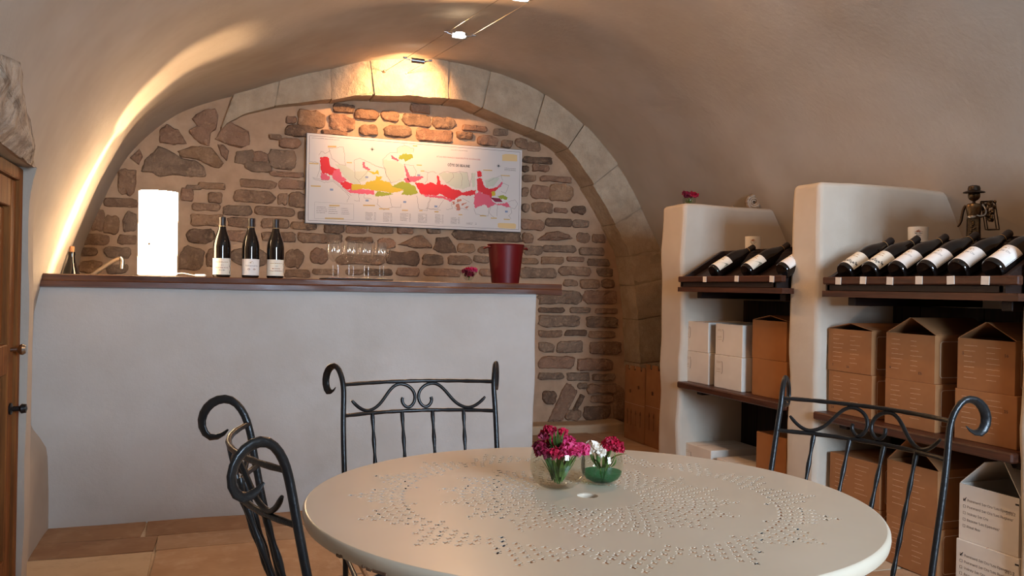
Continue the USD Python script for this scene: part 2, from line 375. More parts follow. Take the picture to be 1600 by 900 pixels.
STONES=[[-518,1747,110,180],[-556,1610,206,62],[-686,1487,82,146],[-605,1465,94,122],[-495,1485,88,134],[-699,1362,172,70],[-510,1367,114,68],[-739,1283,112,58],[-565,1283,168,80],[-724,1184,138,82],[-569,1176,132,66],[-152,1685,80,94],[27,1672,90,74],[285,1692,278,88],[468,1687,68,84],[574,1686,126,116],[-31,1606,174,52],[169,1596,192,74],[417,1600,270,66],[611,1582,74,58],[-21,1519,216,86],[202,1512,188,70],[422,1518,192,72],[606,1508,158,54],[-62,1412,186,100],[143,1420,190,84],[445,1425,236,72],[676,1425,198,72],[-116,1257,152,164],[34,1266,114,130],[255,1274,244,136],[558,1281,130,134],[582,1172,174,58],[670,1502,76,46],[828,1495,144,64],[987,1497,156,56],[1165,1509,182,64],[1342,1507,114,56],[1554,1511,108,38],[1970,1492,536,82],[765,1426,246,68],[1007,1424,192,46],[1207,1408,132,74],[1809,1392,140,76],[1948,1384,96,54],[727,1298,128,114],[1022,1282,336,74],[1328,1302,248,108],[1554,1300,156,90],[1764,1299,184,76],[1930,1311,128,54],[769,1188,174,46],[979,1193,128,46],[1153,1197,200,56],[1365,1203,176,66],[1632,1204,280,58],[1965,1213,102,58],[516,2242,74,54],[658,2263,194,126],[585,2172,218,80],[880,2356,154,64],[868,2250,180,118],[818,2177,184,36],[1043,2327,180,78],[1058,2220,134,82],[1212,2333,132,80],[1271,2226,208,88],[1435,2407,154,66],[1413,2318,212,90],[1617,2319,186,96],[1548,2218,268,94],[1777,2236,130,58],[1859,2296,196,48],[1963,2212,168,78],[2064,2286,118,54],[2115,2198,94,64],[2235,2214,106,88],[2338,2195,112,74],[2373,2093,250,54],[2273,2020,58,50],[2400,2033,144,60],[2303,1950,116,54],[2529,1957,272,50],[2271,1844,58,74],[2407,1847,182,104],[2580,1850,208,140],[2276,1719,64,70],[2420,1729,172,84],[2577,1714,120,40],[2725,1726,132,70],[2340,1591,196,84],[2560,1620,222,66],[2744,1616,144,60],[2302,1488,84,80],[2772,1508,116,86],[2906,1506,118,72],[2350,1393,164,74],[2571,1415,278,56],[2850,1402,224,62],[2319,1310,144,50],[2515,1321,194,60],[2711,1337,154,40],[2910,1317,198,62],[2391,1220,316,84],[2706,1243,282,76],[2968,1240,142,66],[2671,1147,122,56],[2841,1145,184,76],[2996,1151,114,72],[2585,1032,366,110],[2934,1039,288,118],[2512,933,216,44],[2759,936,178,46],[2992,930,200,40],[2580,849,348,96],[2949,840,278,86],[2508,749,200,54],[2724,756,188,50],[2954,743,238,56],[2477,646,134,80],[2674,648,226,96],[2988,635,278,98],[2568,525,310,100],[2895,503,320,96],[2520,418,212,56],[2753,409,200,66],[2975,403,198,62],[2788,335,78,50],[2963,311,260,82],[2970,229,216,62],[2507,251,114,110],[2925,120,242,118],[2712,107,138,86],[3119,191,104,264],[513,2081,148,72],[306,1901,178,70],[412,2115,86,40],[315,1959,98,98],[461,1967,186,138],[491,1862,234,40],[306,1784,240,58],[529,1795,178,72],[1,1753,180,48],[-108,1735,104,34]]
STONE_POLYS=[[-328,2024,-322,2105,-283,2143,-215,2114,-182,2065,-158,2024,-245,2013],[-430,1826,-400,1908,-327,1994,-272,1977,-180,1920,-100,1917,-54,1877,-37,1817,-110,1804,-242,1817,-308,1796,-371,1817],[-500,1905,-448,1968,-427,1919,-450,1867],[-129,2195,-57,2261,16,2272,37,2213,26,2139,-10,2110,-16,2018,-77,2035,-114,2075,-147,2116,-92,2150],[24,2073,63,2159,108,2202,175,2164,234,2138,244,2051,198,2026,106,2036],[-205,1969,-125,2010,-8,2010,42,1953,72,1911,56,1876,3,1881,-88,1926,-188,1932],[37,2035,78,2034,111,1997,96,1931,62,1963],[150,1921,161,1996,265,2017,283,1970,360,1954,331,1921,268,1903],[1296,1402,1376,1447,1424,1473,1472,1475,1522,1429,1542,1387,1426,1379],[1557,1378,1580,1460,1668,1468,1719,1403,1730,1360,1621,1347],[2388,1476,2456,1534,2548,1552,2647,1526,2675,1497,2549,1477],[2503,67,2622,67,2750,300,2655,358,2617,304],[2693,120,2737,129,2806,253,2772,269]]
JOINTS=[[5950,159,2462,55,2141],[5900,439,2568,401,2314],[5840,762,2623,771,2381],[5780,1021,2673,1057,2427],[5740,1580,2693,1585,2443],[5740,1894,2668,1841,2402],[5740,2304,2497,2242,2273],[5740,2641,2345,2513,2156],[5740,2923,2050,2736,1901],[5740,3185,1758,2927,1607],[5740,3369,1435,3059,1365],[5740,3443,1215,3103,1138],[5740,3507,933,3137,870],[5740,3562,567,3161,532],[5740,3600,159,3186,172],[5740,3636,-149,3210,-188]]
MAP_FILL={'red':[[91,461,147,470,169,398,226,381,186,337,139,349,103,352],[228,292,280,306,322,288,312,250,276,243],[773,326,817,323,851,314,895,339,935,319,939,385,950,386,968,321,1008,324,1054,293,1100,291,1134,276,1203,297,1238,299,1233,265,1192,252,1123,253,1067,217,1021,226,964,255,942,243,819,242,790,289],[1241,438,1270,445,1282,407,1253,394],[1242,382,1282,390,1301,330,1343,310,1413,337,1448,373,1437,338,1390,302,1356,244,1320,253,1285,285,1249,294]],'pink':[[98,350,139,347,165,323,145,303,104,303],[185,373,226,390,248,336,280,317,228,290,191,314,176,334],[276,241,365,256,471,252,482,223,376,222,313,222],[387,445,403,451,409,415,452,402,425,389,393,414],[589,518,611,503,655,480,639,473,600,492],[688,460,705,435,734,366,827,378,833,367,773,331,729,328,706,370],[685,347,717,355,740,329,707,316],[819,240,942,241,975,243,1021,224,1072,215,1044,203,987,222,875,226],[1227,259,1261,291,1297,274,1344,266,1368,222,1404,202,1487,218,1517,180,1451,193,1392,201,1334,170,1310,197,1263,178,1235,160,1222,204],[1407,331,1436,372,1450,371,1431,332]],'plum':[[1350,249,1427,248,1451,221,1392,218]],'yellow':[[317,280,353,289,406,287,427,310,480,324,490,356,533,354,517,326,587,320,610,289,675,282,686,261,611,241,535,247,471,254,396,260,333,241,312,250],[415,394,479,382,500,405,506,368,458,370],[1361,289,1384,302,1391,263,1367,261]],'green':[[482,221,503,248,589,243,611,230,546,216,487,209],[604,289,674,330,729,318,773,299,796,251,742,232,676,234,692,267],[654,512,692,531,747,529,758,508,715,484,699,472,682,492,649,485],[1403,263,1450,272,1492,257,1486,240,1439,243]],'pale':[[195,421,267,416,331,378,436,395,416,320,333,283,269,332],[531,476,639,473,688,444,695,359,598,310,565,361,542,424],[637,569,691,590,757,573,758,541,692,536,637,532],[950,397,983,415,1051,414,1166,427,1191,324,1134,298,1076,306,1008,335],[1200,424,1229,426,1231,326,1208,314],[1306,375,1364,401,1424,399,1378,335,1319,320]],'rust':[[1084,185,1113,189,1120,143,1091,139],[1124,193,1176,207,1159,189,1130,177],[1056,200,1078,207,1076,185,1061,182],[1148,166,1188,177,1171,157],[1090,218,1124,226,1122,209,1096,202]],'ochre':[[143,546,202,550,203,539,143,534],[16,418,82,420,82,411,16,410],[32,262,100,263,100,254,32,253],[161,132,233,135,233,125,161,121],[133,41,264,44,264,34,133,31],[398,146,483,148,484,139,399,137],[514,127,589,128,589,120,514,118],[680,124,724,125,724,117,680,116],[808,127,832,129,832,121,808,120],[922,125,953,127,953,118,922,117],[1106,113,1135,113,1135,105,1107,105],[1291,455,1363,457,1363,449,1291,448],[1432,424,1504,426,1504,418,1433,417],[1272,113,1323,113,1323,105,1272,105],[1359,99,1406,100,1406,92,1359,91],[1462,95,1511,95,1511,87,1462,87],[781,458,821,459,821,451,782,451],[813,417,840,418,840,410,813,409],[751,596,784,597,784,589,751,589],[277,441,314,442,314,435,277,434]],'cream':[[1440,576,1467,585,1527,587,1560,583,1561,535,1441,531],[1415,57,1430,62,1547,63,1562,56,1560,27,1548,22,1429,24,1416,30]]}
MAP_LINES=[[43,309,125,288,187,297,239,258,303,199,283,159],[41,317,130,300,188,308,249,262,313,208],[151,528,252,546,270,416,226,423,173,461,151,528],[329,457,371,475,478,430,553,414,565,350],[329,457,337,336,385,286],[531,476,583,533,637,532,637,569,691,590,757,573,758,541],[531,476,542,424,565,361,598,310,674,341],[685,605,685,589],[693,455,759,449,782,407,772,363],[838,411,866,407,861,347,840,313],[866,407,905,415,933,406],[950,397,983,415,1017,423,1051,414,1108,429,1166,427],[1051,414,1063,382,1008,335],[1108,429,1132,386,1122,319],[1166,427,1191,324,1206,424],[365,221,372,169,335,172],[407,224,403,192,461,190],[504,197,499,155,548,114,607,139,589,213],[786,234,804,138,866,125,892,219],[886,229,865,141,944,140,987,213],[1044,200,1057,151,1011,143],[1223,159,1241,116,1335,109,1345,177],[1357,194,1346,132,1382,100],[1410,202,1406,112],[1517,180,1524,141,1501,117,1519,95],[1499,224,1546,243,1571,216,1547,176,1517,180],[1448,361,1496,353,1473,284,1437,305],[1330,365,1388,402,1435,417,1448,384],[363,316,436,395],[81,476,101,503,132,490,162,513],[21,430,92,419,88,372,73,319],[602,139,672,142,672,164],[1135,232,1187,207],[1056,184,1113,203],[1074,157,1148,155,1183,146],[465,546,446,544],[854,141,966,135]]
MAP_PTS={'title':[1016,471,1188,478],'atlas':[930,526,1268,537],'star1':[456,545],'star2':[1412,491],'legend':[61,147,332,32],'topl':[33,594,222,593],'sub':[1037,583,1168,582],'cols':[410,102,491,32,538,105,609,32,662,107,746,38,794,110,867,33,922,111,991,33,1041,95,1116,33,1161,62,1249,33],'leg2':[72,111,124,62],'ins':[1460,477,1551,458],'blue':[699,181,421,343,426,177,799,381,932,161,1482,150,175,240]}


def in_vault(x, z, m=0.0):
    q = vault(np.linspace(0, _s[-1], 300), np.full(300, BACK)); return Polygon(q[:, [0, 2]]).buffer(-m).contains(Point(x, z))

def make_stone(poly, seed, depth):
    """A rubble stone: its outline (x, z) swollen out of the wall, uneven."""
    g = Polygon(poly); L = g.exterior; n = 40; c = V(g.centroid.coords[0])
    r = np.random.default_rng(seed)
    ring = V([L.interpolate(k / n, normalized=True).coords[0] for k in range(n)])
    ph = r.random(2) * 99
    vs = []; prof = [(1.04, -.3), (1.02, .5), (.97, .85), (.80, 1.0), (.50, .95)]
    for k, (sc, dp) in enumerate(prof):
        q = c + (ring - c) * sc
        jit = 1 + .20 * (meshkit.noise(np.c_[ring * 40 + ph, np.full(n, k * .6)], seed % 1000) - .5) * (1 if k < 3 else .6)
        jit += .11 * (meshkit.noise(np.c_[ring * 130 + ph, np.full(n, k * .5)], seed % 991) - .5)
        q = c + (q - c) * jit[:, None]
        dd = depth * dp * (1 if dp < 0 else (.62 + .9 * meshkit.noise(np.c_[q * 34 + ph, np.full(n, 2.)], seed % 977)))
        vs.append(np.c_[q[:, 0], BACK - dd + np.zeros(n), q[:, 1]])
    v = np.vstack(vs + [[[c[0], BACK - depth * (.8 + .4 * r.random()), c[1]]]]); f = []
    for k in range(len(prof) - 1):
        for i in range(n):
            a, b = k * n + i, k * n + (i + 1) % n
            f += [(a, b, b + n), (a, b + n, a + n)]
    t = (len(prof) - 1) * n
    for i in range(n): f.append((t + i, t + (i + 1) % n, len(v) - 1))
    m = trimesh.Trimesh(v, V(f), process=False)
    if m.face_normals[n * 2 * 3][1] > 0: m.invert()
    return m

def rounded(cx, cz, w, h, r):
    """An irregular rubble outline: a box with its corners knocked off unevenly."""
    w *= .97; h *= .96; pts = []
    for sx, sz in ((1, -1), (1, 1), (-1, 1), (-1, -1)):
        a, b = r.uniform(.06, .42) * min(w, 1.6 * h), r.uniform(.10, .46) * h
        A, B = (sx * w / 2, sz * (h / 2 - b)), (sx * (w / 2 - a), sz * h / 2)
        mid = ((A[0] + B[0]) / 2 + sx * a * .16, (A[1] + B[1]) / 2 + sz * b * .16)
        pts += [A, mid, B] if sx * sz > 0 else [B, mid, A]
        if sx * sz > 0: pts.append((r.uniform(-.2, .2) * w, sz * h / 2 * r.uniform(.84, 1.04)))
    sk = r.uniform(-.10, .10); out = []
    for x, z in pts: out.append((cx + x * (1 + r.uniform(-.03, .03)) + sk * z, cz + z * (1 + r.uniform(-.06, .06)) + .05 * r.uniform(-1, 1) * h))
    g = Polygon(out).buffer(0)
    if g.geom_type != 'Polygon': g = g.convex_hull
    return list(g.buffer(-.002).buffer(.002).exterior.coords)[:-1]

stones = [('r', [a / 1000 for a in s]) for s in STONES]
taken = [sbox(s[0] / 1000 - s[2] / 2000, s[1] / 1000 - s[3] / 2000, s[0] / 1000 + s[2] / 2000, s[1] / 1000 + s[3] / 2000) for s in STONES]
for p in STONE_POLYS:
    q = [(p[i] / 1000, p[i + 1] / 1000) for i in range(0, len(p), 2)]; stones.append(('p', q)); taken.append(Polygon(q))
# the courses that go on behind the board and below the counter's top
r2 = random.Random(31); z = .12
while z < 2.2:
    h = r2.uniform(.055, .095); x = -.9
    while x < 3.0:
        w = r2.uniform(.12, .30); g = sbox(x, z - h / 2, x + w, z + h / 2).buffer(.012)
        behind_board = .66 < x and x + w < 2.18 and 1.56 < z < 2.12
        low = z < 1.12 and x + w < 2.02
        if (behind_board or low) and not any(g.intersects(t) for t in taken) and in_vault(x, z, .08) and in_vault(x + w, z, .08):
            stones.append(('r', [x + w / 2, z, w, h]))
        x += w + r2.uniform(.025, .05)
    z += h + r2.uniform(.028, .045)
for k, (kind, s) in enumerate(stones):
    r = random.Random(1000 + k)
    poly = rounded(*s, r) if kind == 'r' else s
    a = abs(Polygon(poly).area)
    put('stone', make_stone(poly, 500 + k, r.uniform(.015, .030) * (1.0 if a < .02 else 1.15)), STONE[(r.choice([0, 0, 0, 1, 1, 2, 3, 4, 4]))], wb, smooth=42)

# the arch of dressed stone in front of it
JT = [[c / 1000 for c in j] for j in JOINTS]
def arch_curves():
    t = np.arange(len(JT)); A = V(JT)
    return CubicSpline(t, A[:, 1:3]), CubicSpline(t, A[:, 3:5]), PchipInterpolator(t, A[:, 0])
oc, ic, yc = arch_curves()
cen = V([1.35, 1.0])
def arch_pt(t, k):
    o, i = oc(t), ic(t); d = o - i; o = o + d / np.linalg.norm(d) * .12
    return i + (o - i) * k
tr = thing('trim', None, None, kind='structure'); tag(tr, 'arch of pale dressed stone round the rubble wall')
for b in range(len(JT) - 1):
    if b >= 14: break
    g = .0035 if b not in (2, 3, 4) else .007
    L = np.linalg.norm(ic(b + 1) - ic(b)); t0, t1 = b + g / L, b + 1 - g / L
    nu, nv = 14, 9; r = random.Random(60 + b); lift = r.uniform(-.010, .012) if b > 1 else 0
    v = []; 
    for i in range(nu + 1):
        for j in range(nv + 1):
            t = t0 + (t1 - t0) * i / nu; k = j / nv; p = arch_pt(t, k)
            yf = float(yc(t)) + lift + .026 * (meshkit.fbm(V([p[0] * 6, b * 3.3, p[1] * 6]), 3, 41) - .5) + .010 * (meshkit.fbm(V([p[0] * 24, b * 1.3, p[1] * 24]), 2, 42) - .5)
            e = min(i, nu - i, 2 * j); yf += (.007, .0015, 0)[min(e, 2)]
            if j == 0: p = p + (p - cen) / np.linalg.norm(p - cen) * .012 * (meshkit.noise(V([p[0] * 14, b, p[1] * 14]), 5) - .5)
            v.append((p[0], yf, p[1]))
    v = V(v); f = []; W = nv + 1
    for i in range(nu):
        for j in range(nv):
            a = i * W + j; f += [(a, a + W + 1, a + W), (a, a + 1, a + W + 1)]
    rim = [i * W for i in range(nu + 1)] + [nu * W + j for j in range(1, W)] + [i * W + nv for i in range(nu - 1, -1, -1)] + [j for j in range(nv - 1, 0, -1)]
    base = len(v); bk = v[rim].copy(); mid = v[rim].copy(); bk[:, 1] = BACK + .05; mid[:, 1] = .5 * (mid[:, 1] + BACK)
    mid[:, 1] += .01 * (meshkit.noise(mid * 12, 8) - .5)
    v = np.vstack([v, mid, bk]); n = len(rim)
    for a in range(n):
        c = (a + 1) % n; f += [(rim[a], base + a, base + c), (rim[a], base + c, rim[c]), (base + a, base + n + a, base + n + c), (base + a, base + n + c, base + c)]
    m = trimesh.Trimesh(v, V(f), process=False)
    if m.face_normals[0][1] > 0: m.invert()
    put('voussoir', m, m_vouss, tr, smooth=40)
# mortar in the arch's joints
v, f = [], []; ts = np.linspace(0, 14, 140)
for t in ts:
    for k, dy in ((0.02, .0), (.5, .0), (1, .0)):
        p = arch_pt(t, k); v.append((p[0], float(yc(t)) + .018, p[1]))
    p = arch_pt(t, .02); v.append((p[0], BACK + .04, p[1]))
for i in range(len(ts) - 1):
    a = i * 4; b = a + 4; f += [(a, b, b + 1), (a, b + 1, a + 1), (a + 1, b + 1, b + 2), (a + 1, b + 2, a + 2), (a + 3, b + 3, b), (a + 3, b, a)]
put('mortar', (V(v), V(f)), m_joint, tr)

# floor of stone slabs
fl = tag(put('floor', bx((-1.0, -2.9, -.06), (3.8, 6.1, -.012)), m_grout), 'worn stone slab floor of the cellar', kind='structure')
def slab(x0, x1, y0, y1, mi, seed):
    nx, ny = max(3, int((x1 - x0) / .12)), max(3, int((y1 - y0) / .10)); r = random.Random(seed); g = .006; hgt = r.uniform(-.003, .003)
    def p(i, j):
        x = x0 + g + (x1 - x0 - 2 * g) * i / nx; y = y0 + g + (y1 - y0 - 2 * g) * j / ny
        ed = 0
        if i in (0, nx): x += .016 * (meshkit.noise(V([y * 9, seed, 1.]), 3) - .5)
        if j in (0, ny): y += .016 * (meshkit.noise(V([x * 9, seed, 2.]), 3) - .5)
        if i in (0, nx) or j in (0, ny): ed = -.0035
        return (x, y, hgt + ed + .006 * (meshkit.fbm(V([x * 3, y * 3, seed * .1]), 2, 9) - .5))
    v, f = grid(p, nx, ny); W = ny + 1
    rim = [i * W for i in range(nx + 1)] + [nx * W + j for j in range(1, W)] + [i * W + ny for i in range(nx - 1, -1, -1)] + [j for j in range(ny - 1, 0, -1)]
    b = len(v); lo = v[rim].copy(); lo[:, 2] = -.03; v = np.vstack([v, lo]); n = len(rim); f = list(map(tuple, f))
    for a in range(n): c = (a + 1) % n; f += [(rim[a], b + a, b + c), (rim[a], b + c, rim[c])]
    put('slab', trimesh.Trimesh(v, V(f), process=False), SLAB[mi], fl, smooth=30)
rows = [(3.92, 4.17, [-.7, -.25, .62, 1.72], [1, 1, 0]), (3.70, 3.92, [-.7, -.19, .55, 1.3, 2.2, 2.62], [1, 0, 0, 1, 0]), (3.18, 3.70, [-.75, -.19, .52, 1.15, 1.9, 2.62], [2, 0, 0, 0, 1]),
        (2.62, 3.18, [-.75, .1, .8, 1.6, 2.3, 3.5], [2, 0, 1, 0, 2]), (2.05, 2.62, [-.75, -.1, .7, 1.3, 2.1, 2.75, 3.5], [0, 2, 0, 1, 0, 2]), (1.45, 2.05, [-.75, .2, .95, 1.7, 2.5, 3.5], [0, 1, 0, 2, 0]),
        (.8, 1.45, [-.75, 0, .8, 1.4, 2.2, 3.5], [0, 0, 2, 1, 0]), (.1, .8, [-.75, .3, 1.1, 1.9, 2.7, 3.5], [0, 1, 0, 0, 2]), (4.17, 4.75, [1.72, 2.3, 3.4], [0, 1]), (4.75, 5.3, [1.72, 2.45, 3.4], [1, 0]), (5.3, 5.84, [1.72, 2.2, 2.75, 3.4], [0, 1, 0])]
k = 0
for y0, y1, xs, ms in rows:
    for a in range(len(xs) - 1): slab(xs[a], xs[a + 1], y0, y1, ms[a], 200 + k); k += 1
for y0, y1 in ((-.6, .1), (-1.25, -.6)):
    for a in range(5): slab(-.75 + .85 * a, -.75 + .85 * (a + 1), y0, y1, (a + k) % 3, 300 + k); k += 1

# low plastered kerb at the foot of the back wall
tag(put('baseboard_back', plaster_box((-.9, 5.80, -.03), (3.08, 6.08, .065), .018, .06, .012, 77), m_kerb, smooth=35), 'low plaster kerb along the foot of the stone wall', kind='structure')

# front wall behind the camera with its glazed door
q = vault(np.linspace(0, _s[-1], 90), np.full(90, -1.2)); shape = Polygon(q[:, [0, 2]]).buffer(.06).difference(sbox(1.0, 1.0, 2.1, 2.25))
m = prism(shape, .7); m.apply_transform(trimesh.transformations.rotation_matrix(PI / 2, [1, 0, 0])); m.apply_translation((0, -1.2, 0))
tag(put('wall_front', m, m_plaster), 'plaster wall behind the camera with its window', kind='structure')
dr = thing('window_1', 'window to the courtyard in the front wall', None, kind='structure')
for a, b in ((1.0, 1.05), (1.525, 1.575), (2.05, 2.10)): put('stile', cbx((a, -1.82, 1.0), (b, -1.77, 2.25)), m_frame_paint, dr)
for a in (1.0, 2.20): put('rail', cbx((1.05, -1.815, a), (2.05, -1.775, a + .05)), m_frame_paint, dr)
for a, b in ((1.05, 1.525), (1.575, 2.05)): put('pane', bx((a, -1.798, 1.05), (b, -1.793, 2.20)), m_glass_pane, dr)

# partitions between the niches
XP = 2.6
for k, (y0, y1, zt) in enumerate(((4.236, 4.486, 1.615), (3.072, 3.279, 1.612), (1.86, 2.07, 1.61))):
    zz = ['far', 'middle', 'nearest'][k]
    p = put('wall_partition', plaster_box((XP, y0, -.03), (3.75, y1, zt), .028, .055, .016, 90 + 7 * k), m_pillar, smooth=45)
    tag(p, ['plastered partition at the far end of the niches, beside the arch', 'plastered partition between the two niches of wine', 'plastered partition at the right edge of the picture'][k], kind='structure')

# lintel stone over the door
LT = V([(3.254, 1.482), (3.0, 1.577), (2.745, 1.650), (2.60, 1.690), (2.40, 1.662), (1.9, 1.70), (1.7, 1.50), (2.76, 1.487), (2.98, 1.481)])
lp = Polygon(LT); gx = []
tri_v, tri_f = trimesh.creation.triangulate_polygon(lp.segmentize(.06), engine='earcut')
fine = trimesh.Trimesh(np.c_[tri_v, np.zeros(len(tri_v))], tri_f); fine = fine.subdivide_to_size(.07)
loop = trimesh.path.path if False else None
e = fine.edges_sorted; ue, ct = np.unique(e, axis=0, return_counts=True); border = set(ue[ct == 1].ravel())
def lin(y, z, out):
    s = np.array([s_at(a) for a in z]); p = vault(s, y); return p + V([1, 0, -.35]) * out[:, None]
yy, zz = fine.vertices[:, 0], fine.vertices[:, 1]
dist = V([lp.exterior.distance(Point(a, b)) for a, b in zip(yy, zz)])
out = np.clip(dist / .05, 0, 1) * .022 + .004 + .022 * (meshkit.fbm(np.c_[yy * 9, zz * 9, 0 * zz], 3, 51) - .5)
front = lin(yy, zz, out); backv = lin(yy, zz, np.full(len(yy), -.16))
n = len(yy); f = [tuple(t) for t in fine.faces] + [(a + n, c + n, b + n) for a, b, c in fine.faces]
oriented = {}
for a, b, c in fine.faces:
    for u, w in ((a, b), (b, c), (c, a)): oriented[(u, w)] = True
for (u, w) in list(oriented):
    if (w, u) not in oriented: f += [(u, u + n, w + n), (u, w + n, w)]
lm = trimesh.Trimesh(np.vstack([front, backv]), V(f), process=False); lm.fix_normals()
tag(put('trim', lm, m_lintel, smooth=45), 'rough stone lintel over the low wooden door', kind='structure')

# the low wooden door on the left
dx = -.625
d1 = thing('door_1', 'low brown wooden door at the left edge under the stone lintel', None, kind='structure')
for fm in ([cbx((dx - .06, DOOR_Y1 - .045, 0), (dx + .012, DOOR_Y1 - .003, 1.480), .004), cbx((dx - .06, DOOR_Y0 + .003, 0), (dx + .012, DOOR_Y0 + .05, 1.480), .004), cbx((dx - .06, DOOR_Y0 + .05, 1.436), (dx + .012, DOOR_Y1 - .045, 1.480), .004)]): put('frame', fm, m_door, d1)
for y0, y1 in ((DOOR_Y1 - .125, DOOR_Y1 - .048), (DOOR_Y0 + .053, DOOR_Y0 + .13)): put('stile', cbx((dx - .05, y0, .01), (dx, y1, 1.433), .004), m_door, d1)
for z0, z1 in ((.01, .16), (.78, .88), (1.34, 1.433)): put('rail', cbx((dx - .05, DOOR_Y0 + .13, z0), (dx - .001, DOOR_Y1 - .125, z1), .003), m_door, d1)
for z0, z1 in ((.16, .78), (.88, 1.34)): put('panel', cbx((dx - .045, DOOR_Y0 + .131, z0), (dx - .018, DOOR_Y1 - .126, z1), .008), m_door, d1)
put('knob', xf(lathe([(0, 0), (.007, 0), (.007, .02), (.016, .026), (.019, .036), (.013, .046), (0, .048)], 16), (dx, DOOR_Y1 - .088, .86), [('y', PI / 2)]), m_chrome, d1, smooth=40)
put('latch', cat_([xf(lathe([(0, 0), (.02, 0), (.02, .006), (.009, .01), (.009, .03), (.017, .036), (.015, .05), (0, .054)], 16), (dx, DOOR_Y1 - .088, .66), [('y', PI / 2)])]), m_iron, d1, smooth=40)

# ------------------------------------------------------------------ the bar
bar = thing('bar_counter', 'long white-plastered bar with a thick dark wooden top', 'bar counter')
put('body', plaster_box((-.735, 4.16, -.02), (1.658, 4.34, 1.075), .014, .06, .012, 5), m_barplaster, bar, smooth=45)
pts = [(4.132, 1.070), (4.150, 1.066), (4.56, 1.066), (4.56, 1.125), (4.142, 1.125), (4.137, 1.121), (4.140, 1.100), (4.138, 1.097), (4.131, 1.093)]
cs = manifold3d.CrossSection([pts]); top = manifold3d.Manifold.extrude(cs, 2.50).refine_to_length(.05).to_mesh()
tv = np.array(top.vert_properties[:, :3], float); tv = np.stack([tv[:, 2] - .708, tv[:, 0], tv[:, 1]], 1)
tv[:, 1] += np.where(tv[:, 1] < 4.2, .008 * (meshkit.fbm(np.c_[tv[:, 0] * 6, tv[:, 2] * 20, 0 * tv[:, 0]], 3, 15) - .5), 0)
tv[:, 2] += np.where(tv[:, 2] < 1.08, .006 * (meshkit.noise(tv * V([5, 0, 0]), 16) - .5), 0)
put('countertop', trimesh.Trimesh(tv, np.array(top.tri_verts), process=False), m_wood, bar, smooth=35)
put('worktop', cbx((-.70, 4.56, .915), (1.2, 5.02, .95)), m_rackdark, bar)
for x in (-.60, .3, 1.12): put('bearer', cbx((x, 4.60, 0), (x + .05, 4.98, .915)), m_rackdark, bar)
TOP = 1.125

# tap behind the bar
tp = thing('tap', 'steel swan-neck tap behind the bar, left of the lamp', 'tap', (-.62, 4.68, .95))
put('base', lathe([(0, 0), (.028, 0), (.028, .012), (.018, .02), (.018, .10), (.012, .115), (0, .115)], 20), m_chrome, tp, smooth=40)
put('spout', tube(spline([(0, 0, .11), (.04, -.01, .155), (.11, -.02, .21), (.18, -.03, .257), (.196, -.033, .262)], 18), .0105, 10), m_pipe, tp, smooth=50)
put('nozzle', tube(spline([(.193, -.033, .266), (.201, -.034, .258), (.203, -.034, .235), (.203, -.034, .21)], 10), [.0115] * 6 + [.0125] * 4, 12), m_chrome, tp, smooth=40)

# ------------------------------------------------------------------ bottles
BOT = [(0, .006), (.030, .003), (.037, 0), (.0415, .006), (.042, .014), (.042, .150), (.0412, .163), (.0385, .180), (.033, .200), (.0262, .218), (.0200, .236), (.0168, .250), (.0152, .262), (.0148, .281), (.0148, .290), (0, .290)]
def bottle_mesh(): return lathe(BOT, 36)
CAPS = [(.0152, .236 + .022), (.0156, .259), (.0155, .288), (.0155, .2965), (.0140, .2985), (0, .2985)]
CAPS = [(.0168 + .0006, .250), (.0158, .262), (.0156, .280), (.0162, .2815), (.0162, .294), (.0150, .2975), (0, .2980)]
def bottle(name, label, loc, content, rotz=0, group=None, R=None, paper=None, cw=(-.060, .056), cz=(.013, .094)):
    t = thing(name, label, 'bottle', loc, rotz, group, R)
    put('glass', bottle_mesh(), m_botglass, t, smooth=50)
    put('capsule', lathe(CAPS, 28), m_capsule, t, smooth=40)
    put('collar', lathe([(.0162, .2505), (.0178, .2515), (.0178, .2535), (.0160, .2545)], 28), m_ink_gold, t, smooth=40)
    lb = put('label', wrap(patch(cw[0], cw[1], cz[0], cz[1], 20), .0421), paper or m_label, t, smooth=40)
    for nm, mesh, mat in content:
        q = put(nm, wrap(mesh, .0425), mat, lb)
        if nm not in ('border', 'emblem', 'landscape'): stuff(q)
    return t

def dash_lines(rows, h, depth=.0002, seed=0, wig=True):
    """Small illegible printing: rows of (x0, x1, y)."""
    r = random.Random(seed); ms = []
    for x0, x1, y in rows:
        x = x0
        while x < x1 - 1e-4:
            w = min(r.uniform(1.2, 3.2) * h, x1 - x); ms.append(bx((x, y, 0), (x + w, y + h * r.uniform(.7, 1.1), depth))); x += w + h * .55
    return cat_(ms)

def vine(x, y0, y1, seed, amp=.004, w=.0022):
    r = random.Random(seed); n = 9
    p = spline([(x + amp * math.sin(i * 1.9 + seed), y0 + (y1 - y0) * i / (n - 1)) for i in range(n)], 40)
    ms = [thick_line(p, w, .0002)]
    for i in range(4, 40, 5):
        a = r.uniform(0, 6); ms.append(prism(Point(p[i][0] + .002 * math.cos(a), p[i][1]).buffer(r.uniform(.0018, .0032), quad_segs=3), .0002))
    return cat_(ms)

def ctr(m, x, y): m = m.copy(); b = m.bounds; m.apply_translation((x - (b[0][0] + b[1][0]) / 2, y - b[0][1], 0)); return m

